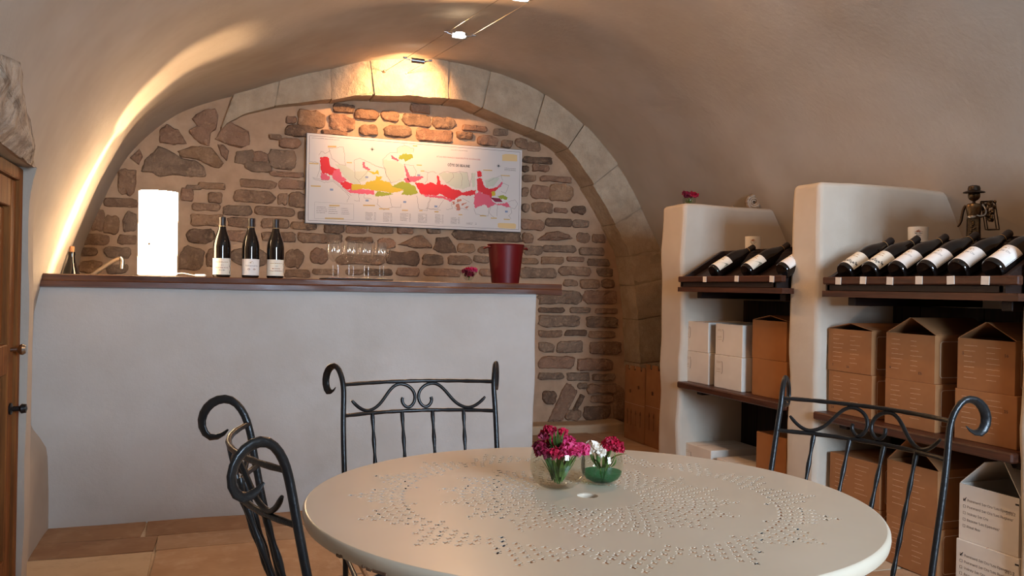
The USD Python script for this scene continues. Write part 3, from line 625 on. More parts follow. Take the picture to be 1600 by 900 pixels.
cA = [('script', dash_lines([(-.032, .030, .074)], .0032, seed=1), m_ink_gold), ('vintage', ctr(flat_text('2010', .004, .0002), 0, .058), m_ink_soft),
      ('appellation', ctr(flat_text('BOURGOGNE ROUGE', .0062, .0002, width=.066), -.002, .0445), m_ink_rust), ('small_print', dash_lines([(-.014, .014, .034)], .003, seed=2), m_ink_soft), ('vine', vine(.046, .018, .090, 3), m_ink)]
cC = [('script', dash_lines([(-.032, .030, .074)], .0032, seed=4), m_ink_gold), ('vintage', ctr(flat_text('2011', .004, .0002), 0, .060), m_ink_soft),
      ('appellation', cat_([dash_lines([(-.022, .020, .047)], .0036, seed=5), dash_lines([(-.034, .034, .036)], .0036, seed=6)]), m_ink_rust), ('vine', vine(.046, .018, .090, 6), m_ink)]
roof = Polygon([(-.016, .074), (-.006, .079), (0, .083), (.006, .079), (.017, .074), (.008, .075), (.006, .072), (-.006, .072), (-.009, .075)])
cB = [('emblem', prism(roof, .0002), m_ink_gold), ('appellation', ctr(flat_text('Pommard 1er Cru', .0085, .0002, width=.062), 0, .056), m_ink_soft),
      ('seal', cat_([prism(affinity.scale(Point(x, .043).buffer(.0042), 1.5, 1), .0002) for x in (-.015, .012)]), m_ink_rust), ('rule', cat_([bx((-.052, y, 0), (.050, y + .0009, .0002)) for y in (.0915, .066, .0185)]), m_ink_gold)]
bottle('wine_bottle', 'dark wine bottle on the bar with a cream label, left of the three', (.056, 4.35, TOP), cA, .05, 'wine bottles on the bar')
bottle('wine_bottle', 'dark wine bottle on the bar with a pinkish white label, middle of the three', (.192, 4.35, TOP), cB, .12, 'wine bottles on the bar', paper=m_label2)
bottle('wine_bottle', 'dark wine bottle on the bar with a cream label, right of the three', (.311, 4.35, TOP), cC, .08, 'wine bottles on the bar')
t = thing('wine_bottle', 'dark bottle closed with a bare cork at the far left behind the bar', 'bottle', (-.648, 4.66, .95))
put('glass', lathe(BOT[:-2] + [(.0160, .272), (.0160, .284), (.0145, .288), (0, .288)], 36), m_botglass, t, smooth=50)
put('cork', lathe([(0, .288), (.0105, .288), (.0115, .29), (.0125, .312), (.011, .316), (0, .316)], 20), m_cork, t, smooth=40)

# ------------------------------------------------------------------ table lamp
lamp = thing('table_lamp', 'glowing white cylinder table lamp on the bar', 'lamp', (-.236, 4.35, TOP))
RL, HL, SLIT = .088, .405, .026
a0 = math.asin(SLIT / 2 / RL); ang = np.linspace(PI + a0, 3 * PI - a0, 72)
v, f = [], []
for r_ in (RL, RL - .0025):
    for z in (.006, HL):
        v += [(r_ * math.cos(a), r_ * math.sin(a), z) for a in ang]
n = len(ang)
for i in range(n - 1):
    f += [(i, i + 1, n + i + 1), (i, n + i + 1, n + i), (2 * n + i, 3 * n + i + 1, 2 * n + i + 1), (2 * n + i, 3 * n + i, 3 * n + i + 1), (n + i, n + i + 1, 3 * n + i + 1), (n + i, 3 * n + i + 1, 3 * n + i), (i, 2 * n + i + 1, i + 1), (i, 2 * n + i, 2 * n + i + 1)]
put('shade', trimesh.Trimesh(V(v), V(f), process=False), m_shade, lamp, smooth=40)
disc = Point(0, 0).buffer(RL - .003, quad_segs=16).difference(sbox(-RL, -.048, RL, .048))
put('cap', prism(disc, .003, HL - .006), m_shade, lamp)
put('base', lathe([(0, 0), (RL - .006, 0), (RL - .004, .004), (RL - .006, .008), (0, .008)], 40), m_white, lamp)
put('bulb_holder', lathe([(0, .008), (.016, .008), (.016, .16), (.012, .165), (0, .165)], 16), m_white, lamp)
put('cord', tube(spline([(.086, .02, .012), (.12, .03, .016), (.15, .028, .010), (.172, .026, .007)], 14), .0028, 7), m_white, lamp, smooth=50)
sw = put('switch', xf(cbx((-.026, -.009, -.006), (.026, .009, .008), .004), (.195, .022, .0065), [('z', -.25)]), m_white, lamp)
put('emblem', wrap(xf(prism(Polygon([(-.008, 0), (0, .005), (.008, 0), (.004, -.003), (-.004, -.003)]), .0004), (-.034, .150, 0)), RL + .0002), m_ink_gold, lamp)
bulb = UsdLux.SphereLight.Define(stage, str(lamp.GetPath()) + '/bulb_light')
bulb.CreateRadiusAttr(.020); bulb.CreateIntensityAttr(LAMP_BULB); bulb.CreateColorAttr(Gf.Vec3f(1.0, .66, .36)); bulb.AddTranslateOp().Set((0, 0, .205))

# ------------------------------------------------------------------ glasses on their tray
tag(put('tray', xf(cbx((-.172, -.12, 0), (.172, .12, .008), .003), (.715, 4.335, TOP)), m_rackdark), 'thin dark tray under the wine glasses on the bar', 'tray')
GO = [(0, .0), (.032, 0), (.033, .0015), (.020, .004), (.006, .008), (.0036, .016), (.0034, .070), (.0045, .082), (.012, .090), (.025, .103), (.034, .120), (.0375, .138), (.0360, .158), (.0315, .180), (.0288, .190)]
GI = [(.0280, .190), (.0306, .180), (.0352, .158), (.0367, .138), (.0332, .120), (.0242, .1045), (.010, .092), (0, .089)]
pw = ['leftmost in the front row of glasses on the tray', 'second from left in the front row of glasses on the tray', 'third from left in the front row of glasses on the tray', 'rightmost in the front row of glasses on the tray',
      'leftmost in the back row of glasses on the tray', 'second from left in the back row of glasses on the tray', 'third from left in the back row of glasses on the tray', 'rightmost in the back row of glasses on the tray']
g0 = None
for k in range(8):
    x = .590 + .0795 * (k % 4) + (.002 if k > 3 else 0); y = 4.285 + .095 * (k // 4); x += .036 * (k // 4)
    lab = 'clear stemmed wine glass, ' + pw[k]
    if g0 is None:
        g0 = thing('wine_glass', lab, 'glass', (x, y, TOP + .008), group='wine glasses on the tray')
        put('bowl', lathe([(.0004, .0815)] + GO[7:], 28), m_clear, g0, smooth=60)
        put('rim', lathe([(.0280, .1895), (.0284, .1906), (.0292, .1906), (.0294, .1895), (.0280, .1895)], 28), m_clear, g0, smooth=60)
        put('stem', lathe(GO[4:7], 14), m_clear, g0, smooth=60)
        put('foot', lathe(GO[:5] + [(0, .0085)], 28), m_clear, g0, smooth=40)
    else: dup(g0, lab, (x, y, TOP + .008))

# ------------------------------------------------------------------ red bucket
bk = thing('ice_bucket', 'dark red metal ice bucket at the right end of the bar', 'bucket', (1.542, 4.35, TOP))
put('body', lathe([(0, .003), (.072, .003), (.075, 0), (.0765, .004), (.099, .206), (.103, .210), (.1035, .214), (.101, .2155), (.098, .213), (.0965, .206), (.0745, .008), (0, .008)], 48), m_red, bk, smooth=40)
for s in (-1, 1):
    put('handle', tube(spline([(s * .098, -.028, .198), (s * .112, -.027, .197), (s * .124, -.012, .192), (s * .126, 0, .190), (s * .124, .012, .192), (s * .112, .027, .197), (s * .098, .028, .198)], 22), .0038, 8), m_red, bk, smooth=50)

# ------------------------------------------------------------------ flowers in small glass bowls
def petals(c, R, n, size, rr, lift=.5, flat=.7):
    """A head of small frilled petals round the centre c."""
    ms = []
    for k in range(n):
        u = 1 - (k + .5) / n * (1 + lift) ; u = max(-.6, u); ph = k * 2.39996 + rr.uniform(-.3, .3); q = math.sqrt(max(0, 1 - u * u))
        d = V([q * math.cos(ph), q * math.sin(ph), u * flat]); d /= np.linalg.norm(d)
        nrm = d + V([rr.uniform(-.5, .5) for _ in range(3)]); nrm /= np.linalg.norm(nrm)
        a = np.cross(nrm, V([.3, .2, 1.])); a /= np.linalg.norm(a); b = np.cross(nrm, a)
        o = V(c) + R * d * V([1, 1, flat]) * rr.uniform(.8, 1.05); s = size * rr.uniform(.75, 1.2); v = [o - nrm * s * .25]
        m = 9
        for i in range(m):
            t = 2 * PI * i / m; w = s * (.75 + .25 * math.cos(3 * t + k)); v.append(o + w * (.62 * math.cos(t) * a + .62 * math.sin(t) * b) + nrm * s * (.12 * math.sin(4 * t + k)))
        ms.append(trimesh.Trimesh(V(v), V([(0, 1 + i, 1 + (i + 1) % m) for i in range(m)]), process=False))
    return cat_(ms)

def leaf_blade(p0, p1, w, bend, seed):
    p0, p1 = V(p0, float), V(p1, float); n = 6; d = p1 - p0; side = np.cross(d, V([0, 0, 1.])) + V([1e-6, 0, 0]); side /= np.linalg.norm(side); up = np.cross(side, d); up /= np.linalg.norm(up); v, f = [], []
    for i in range(n + 1):
        t = i / n; c = p0 + d * t + up * bend * math.sin(PI * t); ww = w * math.sin(PI * min(.98, .12 + .88 * t)) ** .8
        v += [c - side * ww, c + up * ww * .25, c + side * ww]
    for i in range(n):
        for j in (0, 1):
            a = i * 3 + j; f += [(a, a + 3, a + 4), (a, a + 4, a + 1)]
    return trimesh.Trimesh(V(v), V(f), process=False)

def bowl_profile(rb, rm, rt, h, th=.0014):
    o = spline([(rb, 0), (rm * .93, h * .32), (rm, h * .62), (rt, h)], 16); i = o[::-1].copy(); i[:, 0] -= th; i[:, 1] = np.maximum(i[:, 1], .004)
    return [(0, 0)] + [tuple(q) for q in o] + [tuple(q) for q in i[:-1]] + [(rb - th, .004), (0, .004)]

def flower_bowl(label, loc, prof, heads, stems, leaves, water=None, group=None, glassmat=None, name='flower_bowl'):
    t = thing(name, label, 'flowers', loc, 0, group)
    put('bowl', lathe(prof, 36), glassmat or m_bowl, t, smooth=60)
    if water: put('water', lathe(water[0], 32), water[1], t, smooth=50)
    for k, (c, R, n, size, mat, seed) in enumerate(heads):
        h = put('flower', petals(c, R, n, size, random.Random(seed)), mat, t)
        tag(h, {id(m_pet_red): 'crimson flower head', id(m_pet_pink): 'pink flower head', id(m_pet_dark): 'wine-red flower head', id(m_pet_white): 'white flower head'}[id(mat)])
    for p in stems: put('stem', tube(spline(p, 10), .0014, 6), m_leaf, t, smooth=50)
    for a, b, w, bd in leaves: put('leaf', leaf_blade(a, b, w, bd, 1), m_leaf, t, smooth=60)
    return t

TZ = .7405
def lf(n, seed, r0, r1, z0, z1, w):
    q = random.Random(seed); o = []
    for k in range(n):
        a = q.uniform(0, 2 * PI); o.append(((r0 * math.cos(a + .4), r0 * math.sin(a + .4), z0 + q.uniform(0, .01)), (r1 * math.cos(a) * q.uniform(.6, 1), r1 * math.sin(a) * q.uniform(.6, 1), z1 + q.uniform(-.008, .012)), w * q.uniform(.7, 1.2), q.uniform(-.006, .006)))
    return o
flower_bowl('larger glass bowl of pink and wine-red flowers on the table', (.598, 1.383, TZ), bowl_profile(.018, .0505, .0475, .068),
    [((-.036, -.014, .068), .013, 18, .014, m_pet_dark, 1), ((-.016, -.024, .066), .014, 22, .014, m_pet_red, 2), ((.010, -.026, .072), .018, 32, .016, m_pet_pink, 3), ((.036, -.014, .070), .017, 30, .016, m_pet_pink, 4), ((.024, .012, .078), .015, 24, .015, m_pet_pink, 5),
     ((-.016, .004, .102), .013, 24, .013, m_pet_red, 6), ((-.028, .004, .094), .009, 14, .011, m_pet_dark, 9), ((.012, .010, .098), .009, 14, .012, m_pet_red, 7), ((-.026, .020, .072), .014, 20, .014, m_pet_dark, 8), ((.0, .016, .080), .013, 18, .014, m_pet_red, 10)],
    [[(0, 0, .008), (-.006, .002, .04), (-.016, .004, .096)], [(.004, 0, .008), (.008, .006, .05), (.012, .010, .094)], [(-.004, 0, .010), (-.018, -.006, .035), (-.034, -.014, .064)], [(.002, -.003, .008), (.008, -.014, .04), (.012, -.024, .066)], [(.006, .002, .010), (.022, -.004, .04), (.034, -.014, .066)]],
    lf(26, 3, .010, .038, .012, .058, .0036) + lf(12, 5, .006, .022, .064, .098, .0032))
flower_bowl('smaller glass bowl of crimson and white flowers on the table, green water inside', (.692, 1.394, TZ), bowl_profile(.020, .040, .036, .056),
    [((-.020, -.004, .068), .014, 22, .015, m_pet_white, 11), ((-.010, -.014, .060), .009, 12, .014, m_pet_white, 12), ((.018, -.004, .071), .0205, 70, .010, m_pet_red, 13), ((.030, -.010, .063), .011, 24, .010, m_pet_red, 14)],
    [[(0, 0, .008), (-.008, -.002, .04), (-.018, -.004, .064)], [(.004, 0, .008), (.010, -.002, .04), (.017, -.004, .064)]],
    lf(12, 8, .010, .034, .024, .056, .0036) + [((.012, 0, .040), (.045, -.012, .055), .0055, .004), ((-.008, -.01, .03), (-.03, -.02, .052), .004, .004)],
    water=([(0, .0045), (.0195, .0045), (.030, .010), (.0355, .018), (.0365, .023), (0, .023)], m_bowl_green))
flower_bowl('small glass of magenta flowers on the bar, left of the red bucket', (1.315, 4.30, TOP), [(0, 0), (.018, 0), (.020, .004), (.016, .010), (.030, .026), (.045, .052), (.047, .068), (.0455, .068), (.0435, .052), (.028, .026), (.012, .012), (0, .012)],
    [((-.022, -.012, .060), .020, 34, .016, m_pet_dark, 21), ((.018, -.016, .066), .024, 46, .016, m_pet_pink, 22), ((0, .018, .066), .022, 30, .016, m_pet_red, 23), ((.0, -.012, .042), .026, 44, .015, m_pet_dark, 24)],
    [[(0, 0, .013), (.006, -.004, .04), (.014, -.01, .06)]], lf(5, 9, .006, .026, .022, .046, .003))

# ------------------------------------------------------------------ the map on the wall
BX0, BX1, BZ0, BZ1, BY = .6212, 2.2219, 1.5273, 2.1519, 5.935
mb = thing('wall_map', 'framed wine map titled CÔTE DE BEAUNE on the stone wall', 'map', R=[(1, 0, 0), (0, 0, 1), (0, -1, 0)], loc=(BX0, BY, BZ0))   # local x, y on the board, z out of it
W_, H_ = BX1 - BX0, BZ1 - BZ0
put('board', cbx((0, 0, -.014), (W_, H_, 0), .0015), m_board, mb)
put('backing', bx((-.004, -.004, -.022), (W_ + .004, H_ + .004, -.0135)), m_boardedge, mb)
frame_line = sbox(.016, .016, W_ - .016, H_ - .016).difference(sbox(.0185, .0185, W_ - .0185, H_ - .0185))
put('border_line', prism(frame_line, .0004), m_ink_soft, mb)
MAPC = dict(red=(212, 52, 58), pink=(216, 96, 116), plum=(134, 36, 62), yellow=(198, 172, 54), green=(150, 160, 56), pale=(194, 198, 182), rust=(186, 120, 100), ochre=(206, 172, 112), cream=(224, 192, 138))
for k, (nm, polys) in enumerate(MAP_FILL.items()):
    mm = M('map_' + nm, srgb(*MAPC[nm]), None, rough=.6, spec=.25); r = random.Random(k); ms = []
    for p in polys:
        g = Polygon([(p[i] / 1000, p[i + 1] / 1000) for i in range(0, len(p), 2)]).buffer(0)
        if nm in ('red', 'pink', 'yellow', 'green', 'pale', 'rust'):
            g = g.segmentize(.008)
            def rag(q):
                return Polygon([(x + .0055 * (meshkit.noise(V([x * 160, y * 160, k]), 4) - .5) * 2, y + .0055 * (meshkit.noise(V([x * 160, y * 160, k + 9.]), 5) - .5) * 2) for x, y in q.exterior.coords]).buffer(0)
            g = unary_union([rag(q) for q in (g.geoms if hasattr(g, 'geoms') else [g])])
        if g.area > 0: ms.append(prism(g, .0002 + .00005 * list(MAP_FILL).index(nm) * (nm not in ('pale',))))
    pn = {'red': 'red_vineyard', 'pink': 'pink_vineyard', 'plum': 'plum_vineyard', 'yellow': 'yellow_vineyard', 'green': 'green_vineyard', 'pale': 'pale_land', 'rust': 'town', 'ochre': 'name_plate', 'cream': 'cartouche'}[nm]
    if nm == 'rust': stuff(put(pn, cat_(ms), mm, mb))
    else:
        for q in ms: put(pn, q, mm, mb)
ms = []
for p in MAP_LINES:
    q = LineString([(p[i] / 1000, p[i + 1] / 1000) for i in range(0, len(p), 2)]).segmentize(.012)
    q = LineString([(x + .004 * (meshkit.noise(V([x * 90, y * 90, 1.]), 6) - .5) * 2, y + .004 * (meshkit.noise(V([x * 90, y * 90, 2.]), 7) - .5) * 2) for x, y in q.coords])
    ms.append(prism(q.buffer(.0011, quad_segs=1, cap_style='flat'), .0007))
lg = [c / 1000 for c in MAP_PTS['legend']]; lb_ = sbox(min(lg[0], lg[2]), min(lg[1], lg[3]), max(lg[0], lg[2]), max(lg[1], lg[3]))
ms.append(prism(lb_.difference(lb_.buffer(-.0012)), .0006))
stuff(put('boundary_line', cat_(ms), M('map_grey_line', srgb(150, 142, 136), None, rough=.7), mb))
tt = [c / 1000 for c in MAP_PTS['title']]; at = [c / 1000 for c in MAP_PTS['atlas']]; sb = [c / 1000 for c in MAP_PTS['sub']]; tl = [c / 1000 for c in MAP_PTS['topl']]
def at_left(m, x, y): m = m.copy(); m.apply_translation((x - m.bounds[0][0], y - m.bounds[0][1], 0)); return m
stuff(put('title', at_left(flat_text('CÔTE DE BEAUNE', .018, .0006, True, width=tt[2] - tt[0]), tt[0], tt[1] - .008), m_ink, mb))
stuff(put('subtitle', at_left(flat_text('ATLAS DES GRANDS VIGNOBLES DE BOURGOGNE', .010, .0005, width=at[2] - at[0]), at[0], at[1] - .004), M('map_red_ink', srgb(176, 108, 100), None), mb))
rows = [(sb[0], sb[2], sb[1]), (tl[0], tl[2], tl[1] - .003)]
cc = MAP_PTS['cols']; rq = random.Random(12)
for i in range(0, len(cc), 4):
    x0, y0, x1, y1 = [c / 1000 for c in cc[i:i + 4]]; y = y0 - .012
    while y > y1: rows.append((x0 + .006, x0 + .006 + rq.uniform(.5, .75) * (x1 - x0), y)); rows.append((x1 - .012, x1, y)); y -= .0085
l2 = [c / 1000 for c in MAP_PTS['leg2']]
for x in (lg[0] + .012, lg[0] + .095, lg[0] + .185):
    for y in (lg[1] - .035, lg[1] - .048, lg[1] - .062, lg[1] - .075): rows.append((x, x + rq.uniform(.04, .075), y))
i2 = [c / 1000 for c in MAP_PTS['ins']]
for y in (i2[1], i2[1] - .008, i2[1] - .016): rows.append((i2[0], i2[2], y))
stuff(put('small_print', dash_lines(rows, .0028, .0004, 3), m_ink_soft, mb))
def star(x, y, R):
    return unary_union([Polygon([(x + R * (1 if k % 2 == 0 else .72) * math.cos(k * PI / 4), y + R * (1 if k % 2 == 0 else .72) * math.sin(k * PI / 4)), (x + .12 * R * math.cos(k * PI / 4 + PI / 2), y + .12 * R * math.sin(k * PI / 4 + PI / 2)), (x - .12 * R * math.cos(k * PI / 4 + PI / 2), y - .12 * R * math.sin(k * PI / 4 + PI / 2))]) for k in range(8)])
for s in ('star1', 'star2'): put('compass_star', prism(star(MAP_PTS[s][0] / 1000, MAP_PTS[s][1] / 1000, .020), .0006), m_ink, mb)
bl = MAP_PTS['blue']
m_blue = M('map_blue', srgb(130, 146, 176), None)
for i in range(0, len(bl), 2): put('blue_mark', bx((bl[i] / 1000 - .011, bl[i + 1] / 1000 - .007, 0), (bl[i] / 1000 + .011, bl[i + 1] / 1000 + .007, .0005)), m_blue, mb)

# ------------------------------------------------------------------ low-voltage lamps on two cables
LZ = 2.58
CX0, CX1 = 1.185, 1.337
def cable_pt(side, y):   # the two cables run down the room, very slightly fanning to the right
    x = (CX0, CX1)[side] + .155 * (5.36 - y) / 1.0; return V([x, y, LZ + .012])
for s in (0, 1):
    yend = 5.76; ya = -1.1
    p = [cable_pt(s, yend), cable_pt(s, 5.36), cable_pt(s, 4.72), cable_pt(s, 3.95), cable_pt(s, 2.4), cable_pt(s, .8)]
    cb = thing('cable', ['thin steel lamp cable under the vault, left of the pair', 'thin steel lamp cable under the vault, right of the pair'][s], 'cable')
    put('wire', tube(V(p), .0016, 6), m_cable, cb, smooth=60)
    put('anchor', xf(lathe([(0, 0), (.010, 0), (.010, .006), (.005, .012), (.005, .03), (0, .03)], 12), cable_pt(s, 5.77), [('x', PI / 2)]), m_cable, cb, smooth=40)
lamps = [(5.36, V([.02, .60, -.20]), 'spotlight nearest the stone arch, grey housing turned to the wall'), (4.72, V([-.25, -.75, -.62]), 'middle spotlight on the cables, glaring towards the room'), (3.99, V([-.1, -.6, -.8]), 'spotlight at the top edge of the picture'),
         (3.10, V([-.62, .50, -.60]), 'added spotlight out of view above the frame, turned to the bar'), (2.25, V([.75, .22, -.62]), 'added spotlight out of view above the frame, turned to the wine niches')]  # these two are unseen, added as warm fill for the bar and niches
def sphere_cap(R, h, n=18):
    return [(R * math.sin(a), -R * math.cos(a)) for a in np.linspace(0, h, n)]
for k, (y, d, lab) in enumerate(lamps):
    d = d / np.linalg.norm(d); a, b = cable_pt(0, y), cable_pt(1, y); c = (a + b) / 2 - V([0, 0, .012])
    L = thing('cable_light', lab, 'lamp', tuple(c), group='spotlights on the cables')
    ax = (b - a) / np.linalg.norm(b - a); half = np.linalg.norm(b - a) / 2
    for s in (-1, 1):
        put('arm', tube(V([ax * s * .040, ax * s * (half + .014) + V([0, 0, .010])]), .0036, 8), m_housing, L, smooth=50)
        put('clip', tube(V([ax * s * (half - .004) + V([0, 0, .012]), ax * s * (half + .020) + V([0, 0, .012])]), .0065, 10), m_housing, L, smooth=50)
    # half-open trough holding the lamp, opening towards d
    u = np.cross(ax, d); u /= np.linalg.norm(u); dd = np.cross(u, ax); n = 16; v, f = [], []
    for q, (Rr) in enumerate((.017, .0155)):
        for e in (-.044, .044):
            for i in range(n + 1):
                th = PI / 2 - .15 + (PI + .30) * i / n; v.append(ax * e + Rr * (dd * math.cos(th) + u * math.sin(th)))
    w = n + 1
    for i in range(n): f += [(i, i + 1, w + i + 1), (i, w + i + 1, w + i), (2 * w + i, 3 * w + i + 1, 2 * w + i + 1), (2 * w + i, 3 * w + i, 3 * w + i + 1)]
    put('housing', trimesh.Trimesh(V(v), V(f), process=False), m_housing, L, smooth=50)
    put('bulb', tube(V([ax * -.036, ax * -.030, ax * .030, ax * .036]) + dd * .004, [.004, .009, .009, .004], 12), m_lens, L, smooth=50)
    if k > 0: put('reflector', xf(lathe([(.0, .0), (.020, .002), (.030, .012), (.031, .013), (.031, .0145), (.029, .0135), (.019, .0035), (0, .0015)], 28)), m_lens, L, smooth=50)
    sp = UsdLux.SphereLight.Define(stage, str(L.GetPath()) + '/spot'); sp.CreateRadiusAttr(.012); sp.CreateIntensityAttr(1); sp.CreateColorAttr(Gf.Vec3f(*WARM))
    pos = dd * .034
    up = V([0, 0, 1.]); r_ = np.cross(dd, up); r_ /= np.linalg.norm(r_); uu = np.cross(r_, dd)
    sp.AddTransformOp().Set(Gf.Matrix4d(*r_, 0, *uu, 0, *(-dd), 0, *map(float, pos), 1))
    sp.CreateIntensityAttr(SPOT_POWER[k] / (4 * PI * .012 ** 2) * 1.0)
    sh = UsdLux.ShapingAPI.Apply(sp.GetPrim()); sh.CreateShapingConeAngleAttr([52, 82, 82, 60, 80][k]); sh.CreateShapingConeSoftnessAttr(.6)

# ------------------------------------------------------------------ niches: racks, shelves
def rack(label, y0, y1, dz, tags):
    """A tilted display rack between two partitions; y0 is the end nearer the camera."""
    t = thing('bottle_rack', label, 'rack', (0, 0, dz))
    put('front_lip', cbx((2.52, y0 - .055, 1.148), (2.545, y1, 1.180), .004), m_rack, t)
    put('apron', cbx((2.535, y0 + .01, 1.120), (2.56, y1 - .012, 1.148), .003), m_rackdark, t)
    lp_ = prism(Polygon([(2.52, y0 - .055), (2.588, y0 - .055), (2.588, y0), (3.40, y0), (3.40, y1), (2.52, y1)]), .026, 1.094); put('lower_plank', lp_, m_rack, t)
    w = (y1 - y0 - .06) / 4
    for k in range(4):
        a, b = y0 + .03 + w * k + .002, y0 + .03 + w * (k + 1) - .002
        P = [(2.546, 1.148), (2.815, 1.148 + .269 * math.tan(PI / 6)), (2.815, 1.148 + .269 * math.tan(PI / 6) - .016), (2.546, 1.132)]
        m = prism(Polygon(P), b - a); m.apply_transform(trimesh.transformations.rotation_matrix(PI / 2, [1, 0, 0])); m.apply_translation((0, b, 0))
        put('sloping_plank', m, m_rackdark, t)
    for a, b in ((y0 + .004, y0 + .028), (y1 - .028, y1 - .004)):
        P = [(2.535, 1.121), (2.535, 1.178), (2.56, 1.186), (2.80, 1.333), (2.84, 1.333), (2.84, 1.121)]
        m = prism(Polygon(P), b - a); m.apply_transform(trimesh.transformations.rotation_matrix(PI / 2, [1, 0, 0])); m.apply_translation((0, b, 0))
        put('side_board', m, m_rackdark, t)
    put('riser', cbx((2.815, y0 + .03, 1.16), (2.835, y1 - .03, 1.318)), m_rackdark, t)
    n = 5; w = (y1 - y0 - .01) / n; r = random.Random(int(y0 * 100))
    for k in range(n): put('top_plank', cbx((2.812, y0 + .005 + w * k + .002, 1.314), (3.36, y0 + .005 + w * (k + 1) - .002, 1.334 + r.uniform(-.002, .002)), .003), m_rackdark, t)
    put('bearer', cbx((2.62, y1 - .09, 1.058), (3.36, y1 - .045, 1.094)), m_rackdark, t)
    put('bearer', cbx((2.62, y0 + .045, 1.058), (3.36, y0 + .09, 1.094)), m_rackdark, t)
    for k, y in enumerate(tags):
        q = random.Random(k); tg = put('price_tag', xf(cbx((-.0012, -.0165, -.0155), (.0012, .0165, .0155), .0004), (2.5185, y, 1.1655 - q.uniform(0, .003)), [('x', q.uniform(-.05, .05))]), m_white_card, t)
    return t
T1 = [3.875, 3.585, 3.303]; T2 = [2.857 - .143 * k for k in range(6)]
rack('dark wooden display rack in the far niche, holding three tilted bottles', 3.283, 4.15, .004, T1)
rack('dark wooden display rack in the near niche, holding six tilted bottles', 2.073, 2.956, -.006, T2)
for nm, y0, y1, z in (('far', 3.283, 4.232, .574), ('near', 2.073, 3.068, .569)):
    t = thing('shelf', {'far': 'dark wooden shelf under the boxes in the far niche', 'near': 'dark wooden shelf under the boxes in the near niche'}[nm], 'shelf')
    put('plank', cbx((2.575, y0, z - .036), (3.36, y1, z), .006), m_rack, t)
    bp = thing('back_panel', {'far': 'added dark panel standing in for deep shade behind the boxes in the far niche', 'near': 'added dark panel standing in for deep shade behind the boxes in the near niche'}[nm], 'panel')  # added boards; their dark tone stands in for shade at the niche back
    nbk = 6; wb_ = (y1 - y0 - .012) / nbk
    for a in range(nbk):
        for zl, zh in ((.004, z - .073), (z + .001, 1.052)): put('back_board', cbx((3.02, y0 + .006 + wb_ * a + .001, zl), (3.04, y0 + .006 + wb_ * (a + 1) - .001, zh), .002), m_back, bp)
    for a in (y0 + .05, y1 - .10): put('bearer', cbx((2.68, a, z - .072), (3.36, a + .05, z - .036)), m_rackdark, t)

# ------------------------------------------------------------------ tilted bottles
TH = PI / 6
def rack_pose(phi):
    a = V([math.cos(TH), 0, math.sin(TH)]); n0 = V([-math.sin(TH), 0, math.cos(TH)])
    n = math.cos(phi) * n0 + math.sin(phi) * V([0, -1., 0]); y = -n; x = np.cross(y, a)
    return [x, y, a]
line_box = sbox(-.044, .010, .044, .088).difference(sbox(-.0428, .0112, .0428, .0868))
emb = affinity.translate(affinity.scale(roof, .9, .9, origin=(0, .078)), 0, -.004)
up_ = lambda m: xf(m, (0, 0, 0), scale=(1.1, 1.14, 1)).copy()
cR = [('border', prism(line_box, .0002), m_ink), ('emblem', prism(emb, .0002), m_ink_gold), ('appellation', ctr(flat_text('1er Cru', .008, .0002, width=.034), .004, .052), m_ink_soft), ('seal', prism(affinity.scale(Point(-.020, .050).buffer(.0042), 1.4, 1), .0002), m_ink_rust)]
ln = spline([(-.05, .030), (-.038, .027), (-.026, .034), (-.014, .028), (-.002, .036), (.010, .030), (.022, .038), (.036, .032)], 40)
def scrollwork(mat):
    ms = [thick_line(ln, .0024, .0002)]
    for i in range(0, 40, 2): ms.append(prism(Point(ln[i][0], ln[i][1] + (.0036 if (i // 2) % 2 else -.0036)).buffer(.0029, quad_segs=3).difference(Point(ln[i][0] + .0006, ln[i][1] + (.0036 if (i // 2) % 2 else -.0036)).buffer(.0013, quad_segs=2)), .0002))
    return cat_(ms)
cV = [('scrollwork', xf(scrollwork(m_ink), (.004, -.008, 0)), m_ink), ('script', dash_lines([(-.030, .010, .070), (-.026, .014, .058)], .003, seed=8), m_ink_gold)]
hill = [(-.05, .016), (-.03, .028), (-.012, .024), (.006, .036), (.02, .044), (.036, .060), (.044, .064), (.044, .012), (-.05, .012)]
cL = [('landscape', prism(Polygon(hill).segmentize(.004).buffer(.001), .0002), M('grey_green_print', srgb(166, 160, 136), srgb(120, 118, 100), 60, .7)), ('script', dash_lines([(-.034, .006, .072), (-.030, .010, .060)], .003, seed=9), m_ink_gold)]
lg_ = 'tilted bottles on the racks'
place = ['first from the left on the near rack', 'second from the left on the near rack', 'third from the left on the near rack', 'fourth from the left on the near rack', 'fifth from the left on the near rack', 'last on the right of the near rack']
made = {}
def shifted(c):
    return [(n, xf(up_(m), (0, .008, 0)), mt) for n, m, mt in c]
def rb(kind, label, y, zoff=0.0, phi=.30):
    loc = (2.552, y, 1.199 + zoff)
    if kind not in made:
        c, paper = {'vine': (cV, m_label), 'line': (cR, m_label2), 'hill': (cL, m_label)}[kind]
        made[kind] = bottle('wine_bottle', label, loc, shifted(c), 0, lg_, rack_pose(phi), paper, (-.052, .050), (.018, .110))
    else: dup(made[kind], label, loc, 0, lg_, rack_pose(phi))
for k in range(6):
    rb('vine' if k < 2 else 'line', 'tilted bottle with a %s, %s' % ('vine-trimmed cream label' if k < 2 else 'bordered white label', place[k]), T2[k] + .004, -.006, .30 + .02 * (k % 2))
rb('hill', 'tilted dark wine bottle with a landscape label, leftmost on the far rack', T1[0] - .03, .004)
rb('hill', 'tilted dark wine bottle with a landscape label, middle of the far rack', T1[1] - .03, .004)
